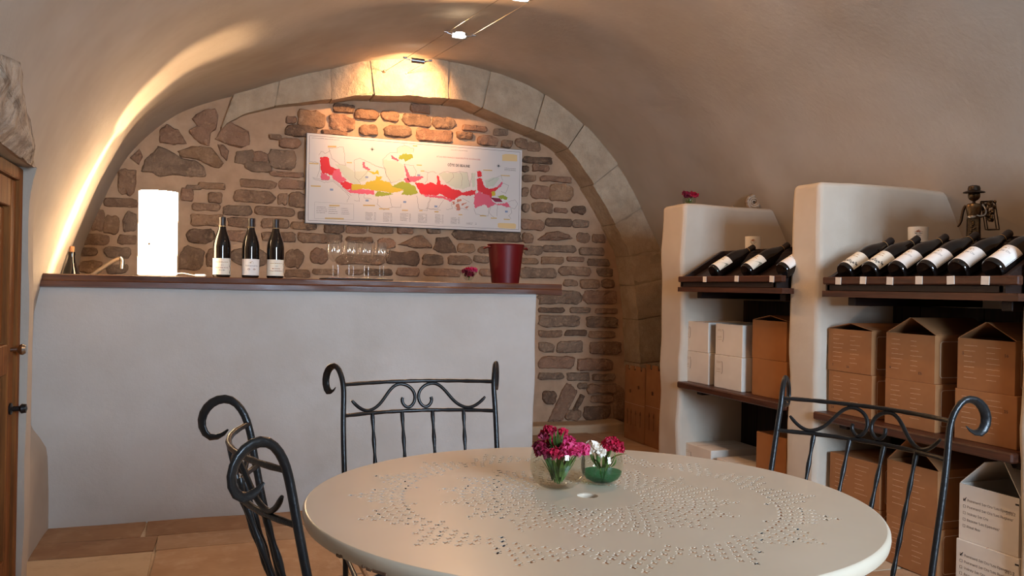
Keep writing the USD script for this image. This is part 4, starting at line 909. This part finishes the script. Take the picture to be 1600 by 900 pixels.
rb('line', 'tilted bottle with a white label on the far rack, partly behind the partition', T1[2] - .03, .004)

# ------------------------------------------------------------------ boxes
FRONT = V([[0, 0, -1, 0], [-1, 0, 0, 0], [0, 1, 0, 0], [0, 0, 0, 1]], float)      # drawing x -> -y, y -> z, out -> -x
SIDE = V([[1, 0, 0, 0], [0, 0, -1, 0], [0, 1, 0, 0], [0, 0, 0, 1]], float)        # drawing x -> x, y -> z, out -> -y
def onface(m, Mx, loc): m = m.copy(); m.apply_transform(Mx); m.apply_translation(loc); return m

def card_box(label, y0, y1, z0, z1, x0=2.65, dep=.33, gable=0.0, mat=None, look='kraft', group=None, marks=(), seed=0, side=True, turn=0.0, flaps_open=None):
    mat = mat or m_kraft; w, h = y1 - y0, z1 - z0; t_ = .004; r = random.Random(seed)
    t = thing('cardboard_box', label, 'box', (x0, (y0 + y1) / 2, z0), turn, group)
    if gable:
        inner = m_kraftin
        outer = cat_([bx((0, -w / 2, 0), (t_, w / 2, h)), bx((dep - t_, -w / 2, 0), (dep, w / 2, h)), bx((t_, -w / 2, 0), (dep - t_, -w / 2 + t_, h)), bx((t_, w / 2 - t_, 0), (dep - t_, w / 2, h)), bx((t_, -w / 2 + t_, 0), (dep - t_, w / 2 - t_, t_))])
        put('body', outer, mat, t)
        gl, gr = (gable, gable) if flaps_open is None else flaps_open
        for s, g in ((1, gl), (-1, gr)):
            run = w / 2 - .003; L = math.hypot(run, gable); a = math.atan2(g, run) if flaps_open else math.atan2(gable, run)
            fl_ = cbx((.004, 0, 0), (dep - .004, L * .985, .0035), .0008)
            fl_.apply_transform(trimesh.transformations.rotation_matrix(a, [1, 0, 0]))
            fl_.apply_translation((0, 0, h))
            if s == 1: fl_.apply_transform(np.diag([1, -1, 1, 1.])); fl_.invert()
            fl_.apply_translation((0, s * w / 2, 0))
            put('flap', fl_, mat, t)
        put('flap', xf(bx((-.0, -w / 2 + .006, 0), (w * .42, w / 2 - .006, .003)), (.004, 0, h - .004), [('y', .35)]), inner, t)
    else:
        put('body', cbx((0, -w / 2, 0), (dep, w / 2, h), .002), mat, t)
        put('seam', bx((.0, -.0012, h - .0006), (dep, .0012, h + .0003)), m_ink_rust if look != 'white' else m_ink_soft, t)
    f = lambda m: onface(m, FRONT, (-.0002, 0, 0))
    if look == 'kraft':
        rows = []
        for k in range(7):
            y = h * (.86 - .105 * k); rows += [(-w * .38, -w * .38 + w * r.uniform(.14, .26), y), (w * .02, w * .02 + w * r.uniform(.10, .27), y - .002)]
        stuff(put('printing', f(dash_lines(rows, .0019, .0003, seed)), m_print_white, t))
    if look == 'emblem':
        arc = [(-w * .24 + .012 * math.cos(a), h * .62 + .036 * math.sin(a)) for a in np.linspace(-1.2, 1.3, 14)]
        put('emblem', f(thick_line(arc, .0034, .0003)), m_ink_soft, t)
        stuff(put('printing', f(dash_lines([(-w * .42, -w * .26, h * y) for y in (.80, .76, .58, .54, .48)], .0022, .0003, seed)), M('tan_ink_%d' % seed, srgb(176, 150, 116), None), t))
    if look == 'list':
        lines = ["Pommard 1er Cru 'Les Epenots'", "Pommard 1er Cru 'Les Rugiens'", "Volnay 1er Cru", "Beaune 'Les Epenotes'", "Pinot Noir"]
        ms = []; sq = []
        for k, s in enumerate(lines):
            y = h * (.70 - .118 * k); m = meshkit.text_mesh(s, .0092, .0003); m.apply_translation((-w * .36, y, 0)); ms.append(m)
            b = sbox(-w * .43, y - .001, -w * .43 + .0105, y + .0095); sq.append(prism(b.difference(b.buffer(-.0011)), .0003))
        stuff(put('printing', f(cat_(ms)), m_ink_soft, t))
        for q in sq: put('tick_box', f(q), m_ink_soft, t)
        y = h * .70
        put('tick', f(cat_([thick_line([(-w * .43 + .001, y + .005), (-w * .43 + .004, y + .0005), (-w * .43 + .013, y + .014)], .0024, .0004), thick_line([(-w * .43 + .001, y + .001), (-w * .43 + .009, y + .009)], .002, .0004)])), m_ink, t)
        m = meshkit.text_mesh('2012', .011, .0004); m.apply_transform(trimesh.transformations.rotation_matrix(.06, [0, 0, 1])); m.apply_translation((w * .29, h * .67, 0)); stuff(put('handwriting', f(m), m_ink_soft, t))
        put('black_bar', f(bx((w * .44, h * .87, 0), (w * .496, h * .90, .0004))), m_ink, t)
    for s, px, py in marks:
        m = meshkit.text_mesh(s, .010, .0004); m.apply_translation((px * w, py * h, 0)); stuff(put('handwriting', f(m), m_ink, t))
    if look == 'kraft' and side:
        g = sbox(.028, h * .12, dep - .05, h * .88).buffer(-.012).buffer(.012)
        put('side_outline', onface(prism(g.difference(g.buffer(-.0028)), .0003), SIDE, (0, -w / 2 - .0002, 0)), m_print_line, t)
    return t

nb = 'kraft box in the near niche, '
S2 = .569
card_box(nb + 'lower of the left stack on the shelf', 2.795, 3.058, S2, S2 + .188, seed=1, x0=2.652, marks=[('14', -.42, .10)])
card_box(nb + 'upper of the left stack on the shelf', 2.800, 3.061, S2 + .189, S2 + .376, gable=.026, seed=2, marks=[('1', -.40, .12), ('16', -.06, .10)])
card_box(nb + 'lower of the middle stack on the shelf', 2.462, 2.718, S2, S2 + .188, seed=3, x0=2.648)
card_box(nb + 'upper of the middle stack on the shelf, flaps raised', 2.471, 2.718, S2 + .189, S2 + .377, gable=.064, seed=4, marks=[('4', -.42, .22), ('15', .18, .16)])
card_box(nb + 'lower of the right stack on the shelf', 2.113, 2.371, S2, S2 + .187, seed=5, x0=2.645, marks=[('15', .30, .66)])
card_box(nb + 'upper of the right stack on the shelf, flaps raised', 2.128, 2.366, S2 + .188, S2 + .376, gable=.062, seed=6, marks=[('3', -.42, .68), ('16', .32, .70)])
card_box(nb + 'at the bottom of the left stack on the floor', 2.74, 3.045, .002, .196, seed=7)
card_box(nb + 'on top of the left stack on the floor, closed', 2.742, 3.043, .197, .388, seed=8, x0=2.655)
card_box(nb + 'at the bottom of the middle stack on the floor', 2.438, 2.698, .002, .198, seed=9, x0=2.648)
card_box(nb + 'on top of the middle floor stack, flaps half open', 2.446, 2.700, .199, .424, gable=.085, seed=10, flaps_open=(.12, .095))
card_box('white wine box with a printed tick list, at the bottom right on the floor', 2.092, 2.350, .002, .198, mat=m_white_card, look='list', seed=11, x0=2.642)
card_box('white wine box with a tick list and open flaps, upper one at bottom right', 2.102, 2.346, .199, .404, mat=m_white_card, look='list', seed=12, gable=.080, flaps_open=(.11, .20))
S1 = .574; fb = ' wine box in the far niche, '
card_box('white' + fb + 'lower left on the shelf', 4.026, 4.282, S1, S1 + .178, mat=m_white_card, look='emblem', seed=21, turn=.03)
card_box('white' + fb + 'upper left on the shelf', 4.034, 4.292, S1 + .179, S1 + .352, mat=m_white_card, look='emblem', seed=22, turn=.03)
card_box('white' + fb + 'lower middle on the shelf', 3.704, 3.956, S1, S1 + .180, mat=m_white_card, look='emblem', seed=23, x0=2.645)
card_box('white' + fb + 'upper middle on the shelf', 3.708, 3.958, S1 + .181, S1 + .352, mat=m_white_card, look='emblem', seed=24)
card_box('plain kraft' + fb + 'lower right on the shelf', 3.345, 3.622, S1, S1 + .190, mat=m_kraft2, look='plain', seed=25)
card_box('plain kraft' + fb + 'upper right on the shelf', 3.352, 3.624, S1 + .191, S1 + .386, mat=m_kraft2, look='plain', seed=26, gable=.024)
card_box('white' + fb + 'left on the floor behind the table', 3.98, 4.268, .002, .212, mat=m_white_card, look='emblem', seed=27)
card_box('low white' + fb + 'middle on the floor behind the table', 3.62, 3.925, .002, .186, mat=m_white_card, look='emblem', seed=28)
card_box('tall plain kraft' + fb + 'on the floor beside the middle partition', 3.34, 3.575, .002, .390, mat=m_kraft2, look='plain', seed=29)

# folded wine cartons standing in the back corner
def carton(label, y0, y1, h, seed, dy=0):
    t = thing('folded_carton', label, 'carton', (2.945, y0, 0), .0)
    w = y1 - y0; out = sbox(0, 0, w, h); r = random.Random(seed)
    for k in range(3):
        c = w * (.16 + .30 * k + r.uniform(-.03, .03)); out = out.difference(sbox(c, h - .032, c + w * .09, h + .01))
    for c, z in ((.30, .70), (.72, .63)): out = out.difference(sbox(w * c - .014, h * z, w * c + .014, h * z + .026))
    for c in (.2, .42, .66, .84): out = out.difference(sbox(w * c - .005, h * .20, w * c + .005, h * .36).union(Polygon([(w * c - .012, h * .36), (w * c + .012, h * .36), (w * c, h * .42)])))
    m = prism(out, .006); m.apply_transform(V([[0, 0, -1, 0], [1, 0, 0, 0], [0, 1, 0, 0], [0, 0, 0, 1]], float))
    put('front_sheet', m, m_carton, t)
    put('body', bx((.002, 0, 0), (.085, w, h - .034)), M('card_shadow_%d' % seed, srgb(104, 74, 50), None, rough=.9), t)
    put('end_sheet', bx((-.005, -.005, 0), (.086, -.001, h - .01)), m_carton, t)
    put('tape', bx((-.0066, .0, h * .49), (-.0060, w, h * .49 + .0015)), m_print_line, t)
carton('tall notched brown card carton, farther of the two in the back corner', 5.26, 5.56, .545, 3)
carton('tall notched brown card carton, nearer of the two in the back corner', 4.90, 5.245, .575, 4)

# ------------------------------------------------------------------ things on the racks and partitions
def cup(label, loc, r_, h, rz):
    t = thing('cup', label, 'cup', loc, rz)
    put('body', lathe([(0, 0), (r_ * .94, 0), (r_ * .97, .004), (r_, h - .002), (r_ - .001, h), (r_ - .004, h - .002), (r_ - .006, .006), (0, .006)], 36), m_mug, t, smooth=50)
    s = r_ / .05
    put('emblem', wrap(xf(prism(affinity.scale(affinity.translate(roof, 0, -.078), 1.3 * s, 1.2 * s, origin=(0, 0)), .0003), (0, h * .74, 0)), r_ + .0002), m_ink_rust, t)
    stuff(put('printing', wrap(xf(dash_lines([(-.018 * s, .018 * s, 0), (-.012 * s, .012 * s, -.008)], .003, .0003, 2), (0, h * .58, 0)), r_ + .0002), m_ink, t))
cup('white cup with a small emblem on the far rack', (2.92, 4.005, 1.338), .045, .082, -.6)
cup('white cup with a small emblem on the near rack, behind the second bottle', (2.905, 2.81, 1.328), .041, .072, -.75)

flower_bowl('small glass of crimson flowers on top of the far partition', (2.715, 4.36, 1.615), bowl_profile(.026, .040, .036, .052),
    [((-.030, -.012, .072), .024, 30, .018, m_pet_dark, 31), ((.020, -.010, .066), .030, 44, .019, m_pet_red, 32), ((0, .014, .060), .026, 30, .018, m_pet_dark, 33)], [[(0, 0, .008), (.004, 0, .03), (.01, -.004, .055)]], lf(10, 12, .010, .030, .010, .044, .005))
sh = thing('fossil', 'brown coiled fossil shell standing on the far partition', 'fossil', (3.175, 4.35, 1.664), R=[(.82, -.5, .28), (.50, .86, .06), (-.27, .09, .96)])
a = np.linspace(0, 5.2 * PI, 130); rr = .008 + .034 * (a / a[-1]); pth = np.stack([rr * np.cos(a), 0 * a, rr * np.sin(a)], 1)
rad = .004 + .0125 * (a / a[-1]) * (1 + .06 * np.sin(a * 9)); put('coil', tube(pth, rad, 12), m_shell, sh, smooth=60)
put('mouth', xf(trimesh.creation.icosphere(2, .0155), pth[-1]), m_shell, sh, smooth=60)
tag(put('glass_bead', xf(lathe([(0, 0), (.007, 0), (.008, .004), (.006, .014), (.003, .022), (0, .023)], 14), (3.03, 4.36, 1.613)), m_chrome, smooth=50), 'tiny shiny bead on top of the far partition', 'bead')

# the grape picker figurine
fg = thing('figurine', 'small metal figurine of a grape picker in a brimmed hat with a frame of grapes', 'figurine', (3.02, 2.63, 1.331), -.9)
put('hat', xf(lathe([(0, .212), (.040, .205), (.043, .207), (.041, .210), (.024, .216), (.0245, .224), (.021, .234), (.010, .238), (0, .238)], 28), (0, 0, -.0), [('x', .06)]), m_bronze_dark, fg, smooth=40)
put('head', xf(trimesh.creation.icosphere(3, .0235), (0, -.001, .195), scale=None), m_bronze, fg, smooth=60)
put('nose', xf(trimesh.creation.icosphere(2, .005), (0, -.0245, .193)), m_bronze, fg, smooth=60)
put('neck', tube(V([(0, 0, .155), (0, 0, .178)]), .006, 10), m_bronze_dark, fg, smooth=60)
put('torso', lathe([(0, .098), (.022, .098), (.024, .102), (.030, .140), (.031, .152), (.026, .160), (.010, .164), (0, .164)], 24), m_bronze, fg, smooth=40)
put('belt', lathe([(.0255, .098), (.0265, .1), (.0268, .106), (.0258, .108)], 24), m_chrome, fg, smooth=40)
for s in (-1, 1):
    put('leg', tube(spline([(s * .013, 0, .102), (s * .015, 0, .06), (s * .016, 0, .012)], 8), [.0125, .0125, .012, .0118, .0115, .0115, .012, .0125], 12), m_bronze_dark, fg, smooth=60)
    put('boot', cbx((s * .016 - .011, -.026, 0), (s * .016 + .011, .012, .014), .004), m_bronze_dark, fg)
put('arm', tube(spline([(-.030, 0, .154), (-.042, -.004, .12), (-.046, -.008, .092), (-.058, -.014, .064)], 14), np.r_[np.full(9, .0062), .006, .0055, .005, .0045, .003], 9), m_bronze_dark, fg, smooth=60)
put('arm', tube(spline([(.030, 0, .154), (.044, -.010, .128), (.038, -.026, .108), (.012, -.034, .108)], 14), .0056, 9), m_chrome, fg, smooth=60)
put('apron', cbx((-.020, -.0155, .020), (.020, -.0135, .098), .0008), m_bronze, fg)
gm = []
for k in range(14):
    q = random.Random(k); gm.append(xf(trimesh.creation.icosphere(1, .0045), (q.uniform(-.012, .012), -.019, .034 + .058 * k / 14)))
stuff(put('apron_grapes', cat_(gm), m_bronze, fg, smooth=60))
fr = []
for x, y in ((.026, .0), (.066, -.004), (.034, .030), (.076, .026)): fr.append(tube(V([(x + .018, y, .050), (x, y, .172)]), .0022, 7))
for z, o in ((.052, .018), (.170, 0)):
    q = [(.026 + o, 0, z), (.066 + o, -.004, z), (.076 + o, .026, z), (.034 + o, .030, z), (.026 + o, 0, z)]
    for i in range(4): fr.append(tube(V([q[i], q[i + 1]]), .0022, 7))
for q in fr: put('frame_bar', q, m_bronze_dark, fg, smooth=60)
gm = []
q = random.Random(5)
for k in range(46):
    t_ = k / 46; gm.append(xf(trimesh.creation.icosphere(1, .0070), (.052 + q.uniform(-1, 1) * .027 * (1 - .75 * t_) + .008 * t_, -.002 + q.uniform(0, .022), .166 - .078 * t_ + q.uniform(-.004, .004))))
stuff(put('grapes', cat_(gm), m_bronze, fg, smooth=60))

# ------------------------------------------------------------------ garden table
TN = V([.008, .013, 1.]); TN /= np.linalg.norm(TN); tx = np.cross(V([0, 1., 0]), TN); tx /= np.linalg.norm(tx); ty = np.cross(TN, tx)
tb = thing('garden_table', 'round cream-painted metal garden table with a pierced top', 'table', (.621, 1.307, 0), R=[tx, ty, TN])
RT, TT = .481, .7405
OFF = math.radians(-15.0); STEP = 2 * PI / 16
def tri(a, o): d = ((a - o) / STEP) % 1.0; return abs(d if d < .5 else 1 - d) * 2        # 0 on a point, 1 between points
holes = []
def cross(x, y, s, a):
    return [(x + q * s * math.cos(a + t), y + q * s * math.sin(a + t)) for t, q in zip(np.arange(12) * PI / 6, (1, 1, .42) * 4)]
ring = 0; r_ = .098
while r_ < .415:
    pitch = .0205; n = 16 * max(2, round(2 * PI * r_ / pitch / 16)); 
    for k in range(n):
        a = (k + .5 * (ring % 2)) * 2 * PI / n + OFF
        outer = .318 - .028 * tri(a, OFF) ** 2 - .001 <= r_ <= .412 - .064 * tri(a, OFF) + .002 and r_ > .292
        inner = r_ <= .283 - .085 * tri(a, OFF - STEP / 2) + .002
        if outer or inner:
            holes.append(cross(r_ * math.cos(a), r_ * math.sin(a), .0058, a))
            b = a + PI / n
            rs = r_ + .0086
            o2 = .322 - .028 * tri(b, OFF) ** 2 <= rs <= .408 - .064 * tri(b, OFF) and rs > .3; i2 = rs <= .279 - .085 * tri(b, OFF - STEP / 2)
            if o2 or i2: holes.append([(rs * math.cos(b) + .0022 * math.cos(t), rs * math.sin(b) + .0022 * math.sin(t)) for t in np.arange(6) * PI / 3])
    r_ += .0172; ring += 1
ch = [(.0185 * math.cos(t), .0185 * math.sin(t)) for t in np.arange(28) * 2 * PI / 28]
disc = manifold3d.CrossSection([[((RT - .004) * math.cos(t), (RT - .004) * math.sin(t)) for t in np.arange(160) * 2 * PI / 160]])
cut = manifold3d.CrossSection([h[::1] for h in holes] + [ch], manifold3d.FillRule.NonZero)
topm = manifold3d.Manifold.extrude(disc - cut, .0008).translate([0, 0, TT - .0008])
put('tabletop', topm, m_table, tb)
put('rim', lathe([(RT - .006, TT - .0021), (RT - .004, TT), (RT - .001, TT - .001), (RT + .0015, TT - .005), (RT + .002, TT - .011), (RT + .0005, TT - .019), (RT - .002, TT - .021), (RT - .003, TT - .018), (RT - .002, TT - .011), (RT - .006, TT - .0021)], 160), m_table, tb, smooth=60)
rk = []; q = random.Random(4)
for k in range(26):
    a = -2.6 + q.uniform(-.25, .9); l = q.uniform(.004, .016)
    rk.append(xf(cbx((-.0012, -l / 2, -.0022), (.0008, l / 2, .0022), .0006), ((RT + .0008) * math.cos(a), (RT + .0008) * math.sin(a), TT - .0185 + q.uniform(-.001, .002)), [('z', a)]))
stuff(put('rust_chip', cat_(rk), m_rust, tb))
put('collar', lathe([(.0187, TT - .03), (.0187, TT - .0012), (.0205, TT - .003), (.0205, TT - .03), (.0187, TT - .03)], 32), m_table, tb, smooth=40)
for k in range(3):
    a = math.radians(-29 + 120 * k); c, s = math.cos(a), math.sin(a)
    put('leg', tube(spline([(.452 * c, .452 * s, .722), (.445 * c, .445 * s, .60), (.36 * c, .36 * s, .34), (.37 * c, .37 * s, .12), (.44 * c, .44 * s, .0)], 26), .0105, 10), m_tableleg, tb, smooth=50)
    put('bracket', xf(cbx((-.05, -.012, -.006), (.012, .012, 0), .002), (.452 * c, .452 * s, TT - .0022), [('z', a)]), m_tableleg, tb)
put('ring', tube(V([(.365 * math.cos(t), .365 * math.sin(t), .33) for t in np.linspace(0, 2 * PI, 60)]), .006, 8), m_tableleg, tb, smooth=50)
a = math.radians(-147); put('support_bar', tube(V([(.462 * math.cos(a), .462 * math.sin(a), TT - .016), (.500 * math.cos(a - .10), .500 * math.sin(a - .10), TT - .052)]), .009, 10), m_tableleg, tb, smooth=40)

# ------------------------------------------------------------------ wrought-iron chairs
def up_y(z): return -.20 - .085 * max(0, (z - .45)) / .40
def make_chair(label, loc, rotz):
    t = thing('garden_chair', label, 'chair', loc, rotz, 'wrought-iron chairs round the table')
    W = .200; PH = math.radians(24)
    for s in (-1, 1):
        bd = V([s * math.sin(PH), -math.cos(PH)])              # the scroll's plane
        base = [(s * .19, -.215, 0), (s * .195, -.204, .22), (s * W, up_y(.45), .45), (s * W, up_y(.62), .62), (s * W, up_y(.80), .80)]
        u0 = V([s * W, up_y(.845)])
        sc = [(0, .845), (.012, .872), (.034, .891), (.060, .888), (.079, .868), (.082, .842), (.068, .824), (.051, .826), (.036, .838)]
        pts = base + [(u0[0] + u * bd[0], u0[1] + u * bd[1], z) for u, z in sc]
        p = spline(pts, 90); n = len(p)
        r = np.full(n, .0066); r[-14:] = .0066
        fl_ = [(1, 1)] * (n - 14) + [(1 + .5 * math.sin(i / 13 * PI) , 1 - .45 * i / 13) for i in range(14)]
        r[-3:] = (.0056, .0042, .002)
        put('back_post', tube(p, r, 10, fl_), m_iron, t, smooth=60)
        put('front_leg', tube(spline([(s * .205, .19, .435), (s * .207, .20, .30), (s * .21, .212, 0)], 12), .0066, 10), m_iron, t, smooth=60)
    def bow(x, z, d=.052): return up_y(z) - d * (1 - (x / W) ** 2)
    for nm, z in (('top_rail', .848), ('lower_rail', .772)):
        put(nm, tube(V([(x, bow(x, z), z) for x in np.linspace(-W, W, 25)]), [.0050 + .0004 * math.sin(i * 2.1) for i in range(25)], 8), m_iron, t, smooth=50)
    sc = [(-.178, .808), (-.160, .790), (-.135, .779), (-.108, .788), (-.080, .818), (-.052, .840), (-.028, .838), (-.007, .818), (-.010, .790), (-.024, .781), (-.037, .790), (-.038, .806)]
    for s in (1, -1):
        p = spline([(x * s, 0, z) for x, z in sc], 60); p[:, 1] = [bow(x, z) for x, _, z in p]; r = np.full(60, .0044); r[:3] = (.0028, .0036, .0042)
        put('scroll', tube(p, r, 8), m_iron, t, smooth=60)
    for x in (-.122, -.041, .041, .122):
        xs = x * .94
        z = np.linspace(.772, .452, 30); p = np.stack([x + (xs - x) * (.772 - z) / .32, bow(x, .772) + (-.205 - bow(x, .772)) * (.772 - z) / .32, z], 1)
        put('spindle', tube(p, [.0047 + .0010 * math.sin(i * 1.25) for i in range(30)], 8), m_iron, t, smooth=50)
    put('seat_frame', tube(V([(-.2, -.2, .445), (-.205, .17, .445), (-.19, .19, .445), (.19, .19, .445), (.205, .17, .445), (.2, -.2, .445), (-.2, -.2, .445)]), .0066, 8), m_iron, t, smooth=40)
    for k in range(5):
        w = .376 / 5; put('seat_slat', cbx((-.188 + w * k + .002, -.19, .446), (-.188 + w * (k + 1) - .002, .186, .464), .004), m_seat, t)
    return t
ch0 = make_chair('black wrought-iron chair at the left of the table, seen from the side', (.370, 1.379, 0), math.radians(-85.2))
dup(ch0, 'black wrought-iron chair behind the table, in front of the bar', (.522, 1.829, 0), math.radians(180))
dup(ch0, 'black wrought-iron chair at the right of the table, before the boxes', (1.081, 1.384, 0), math.radians(106.3))
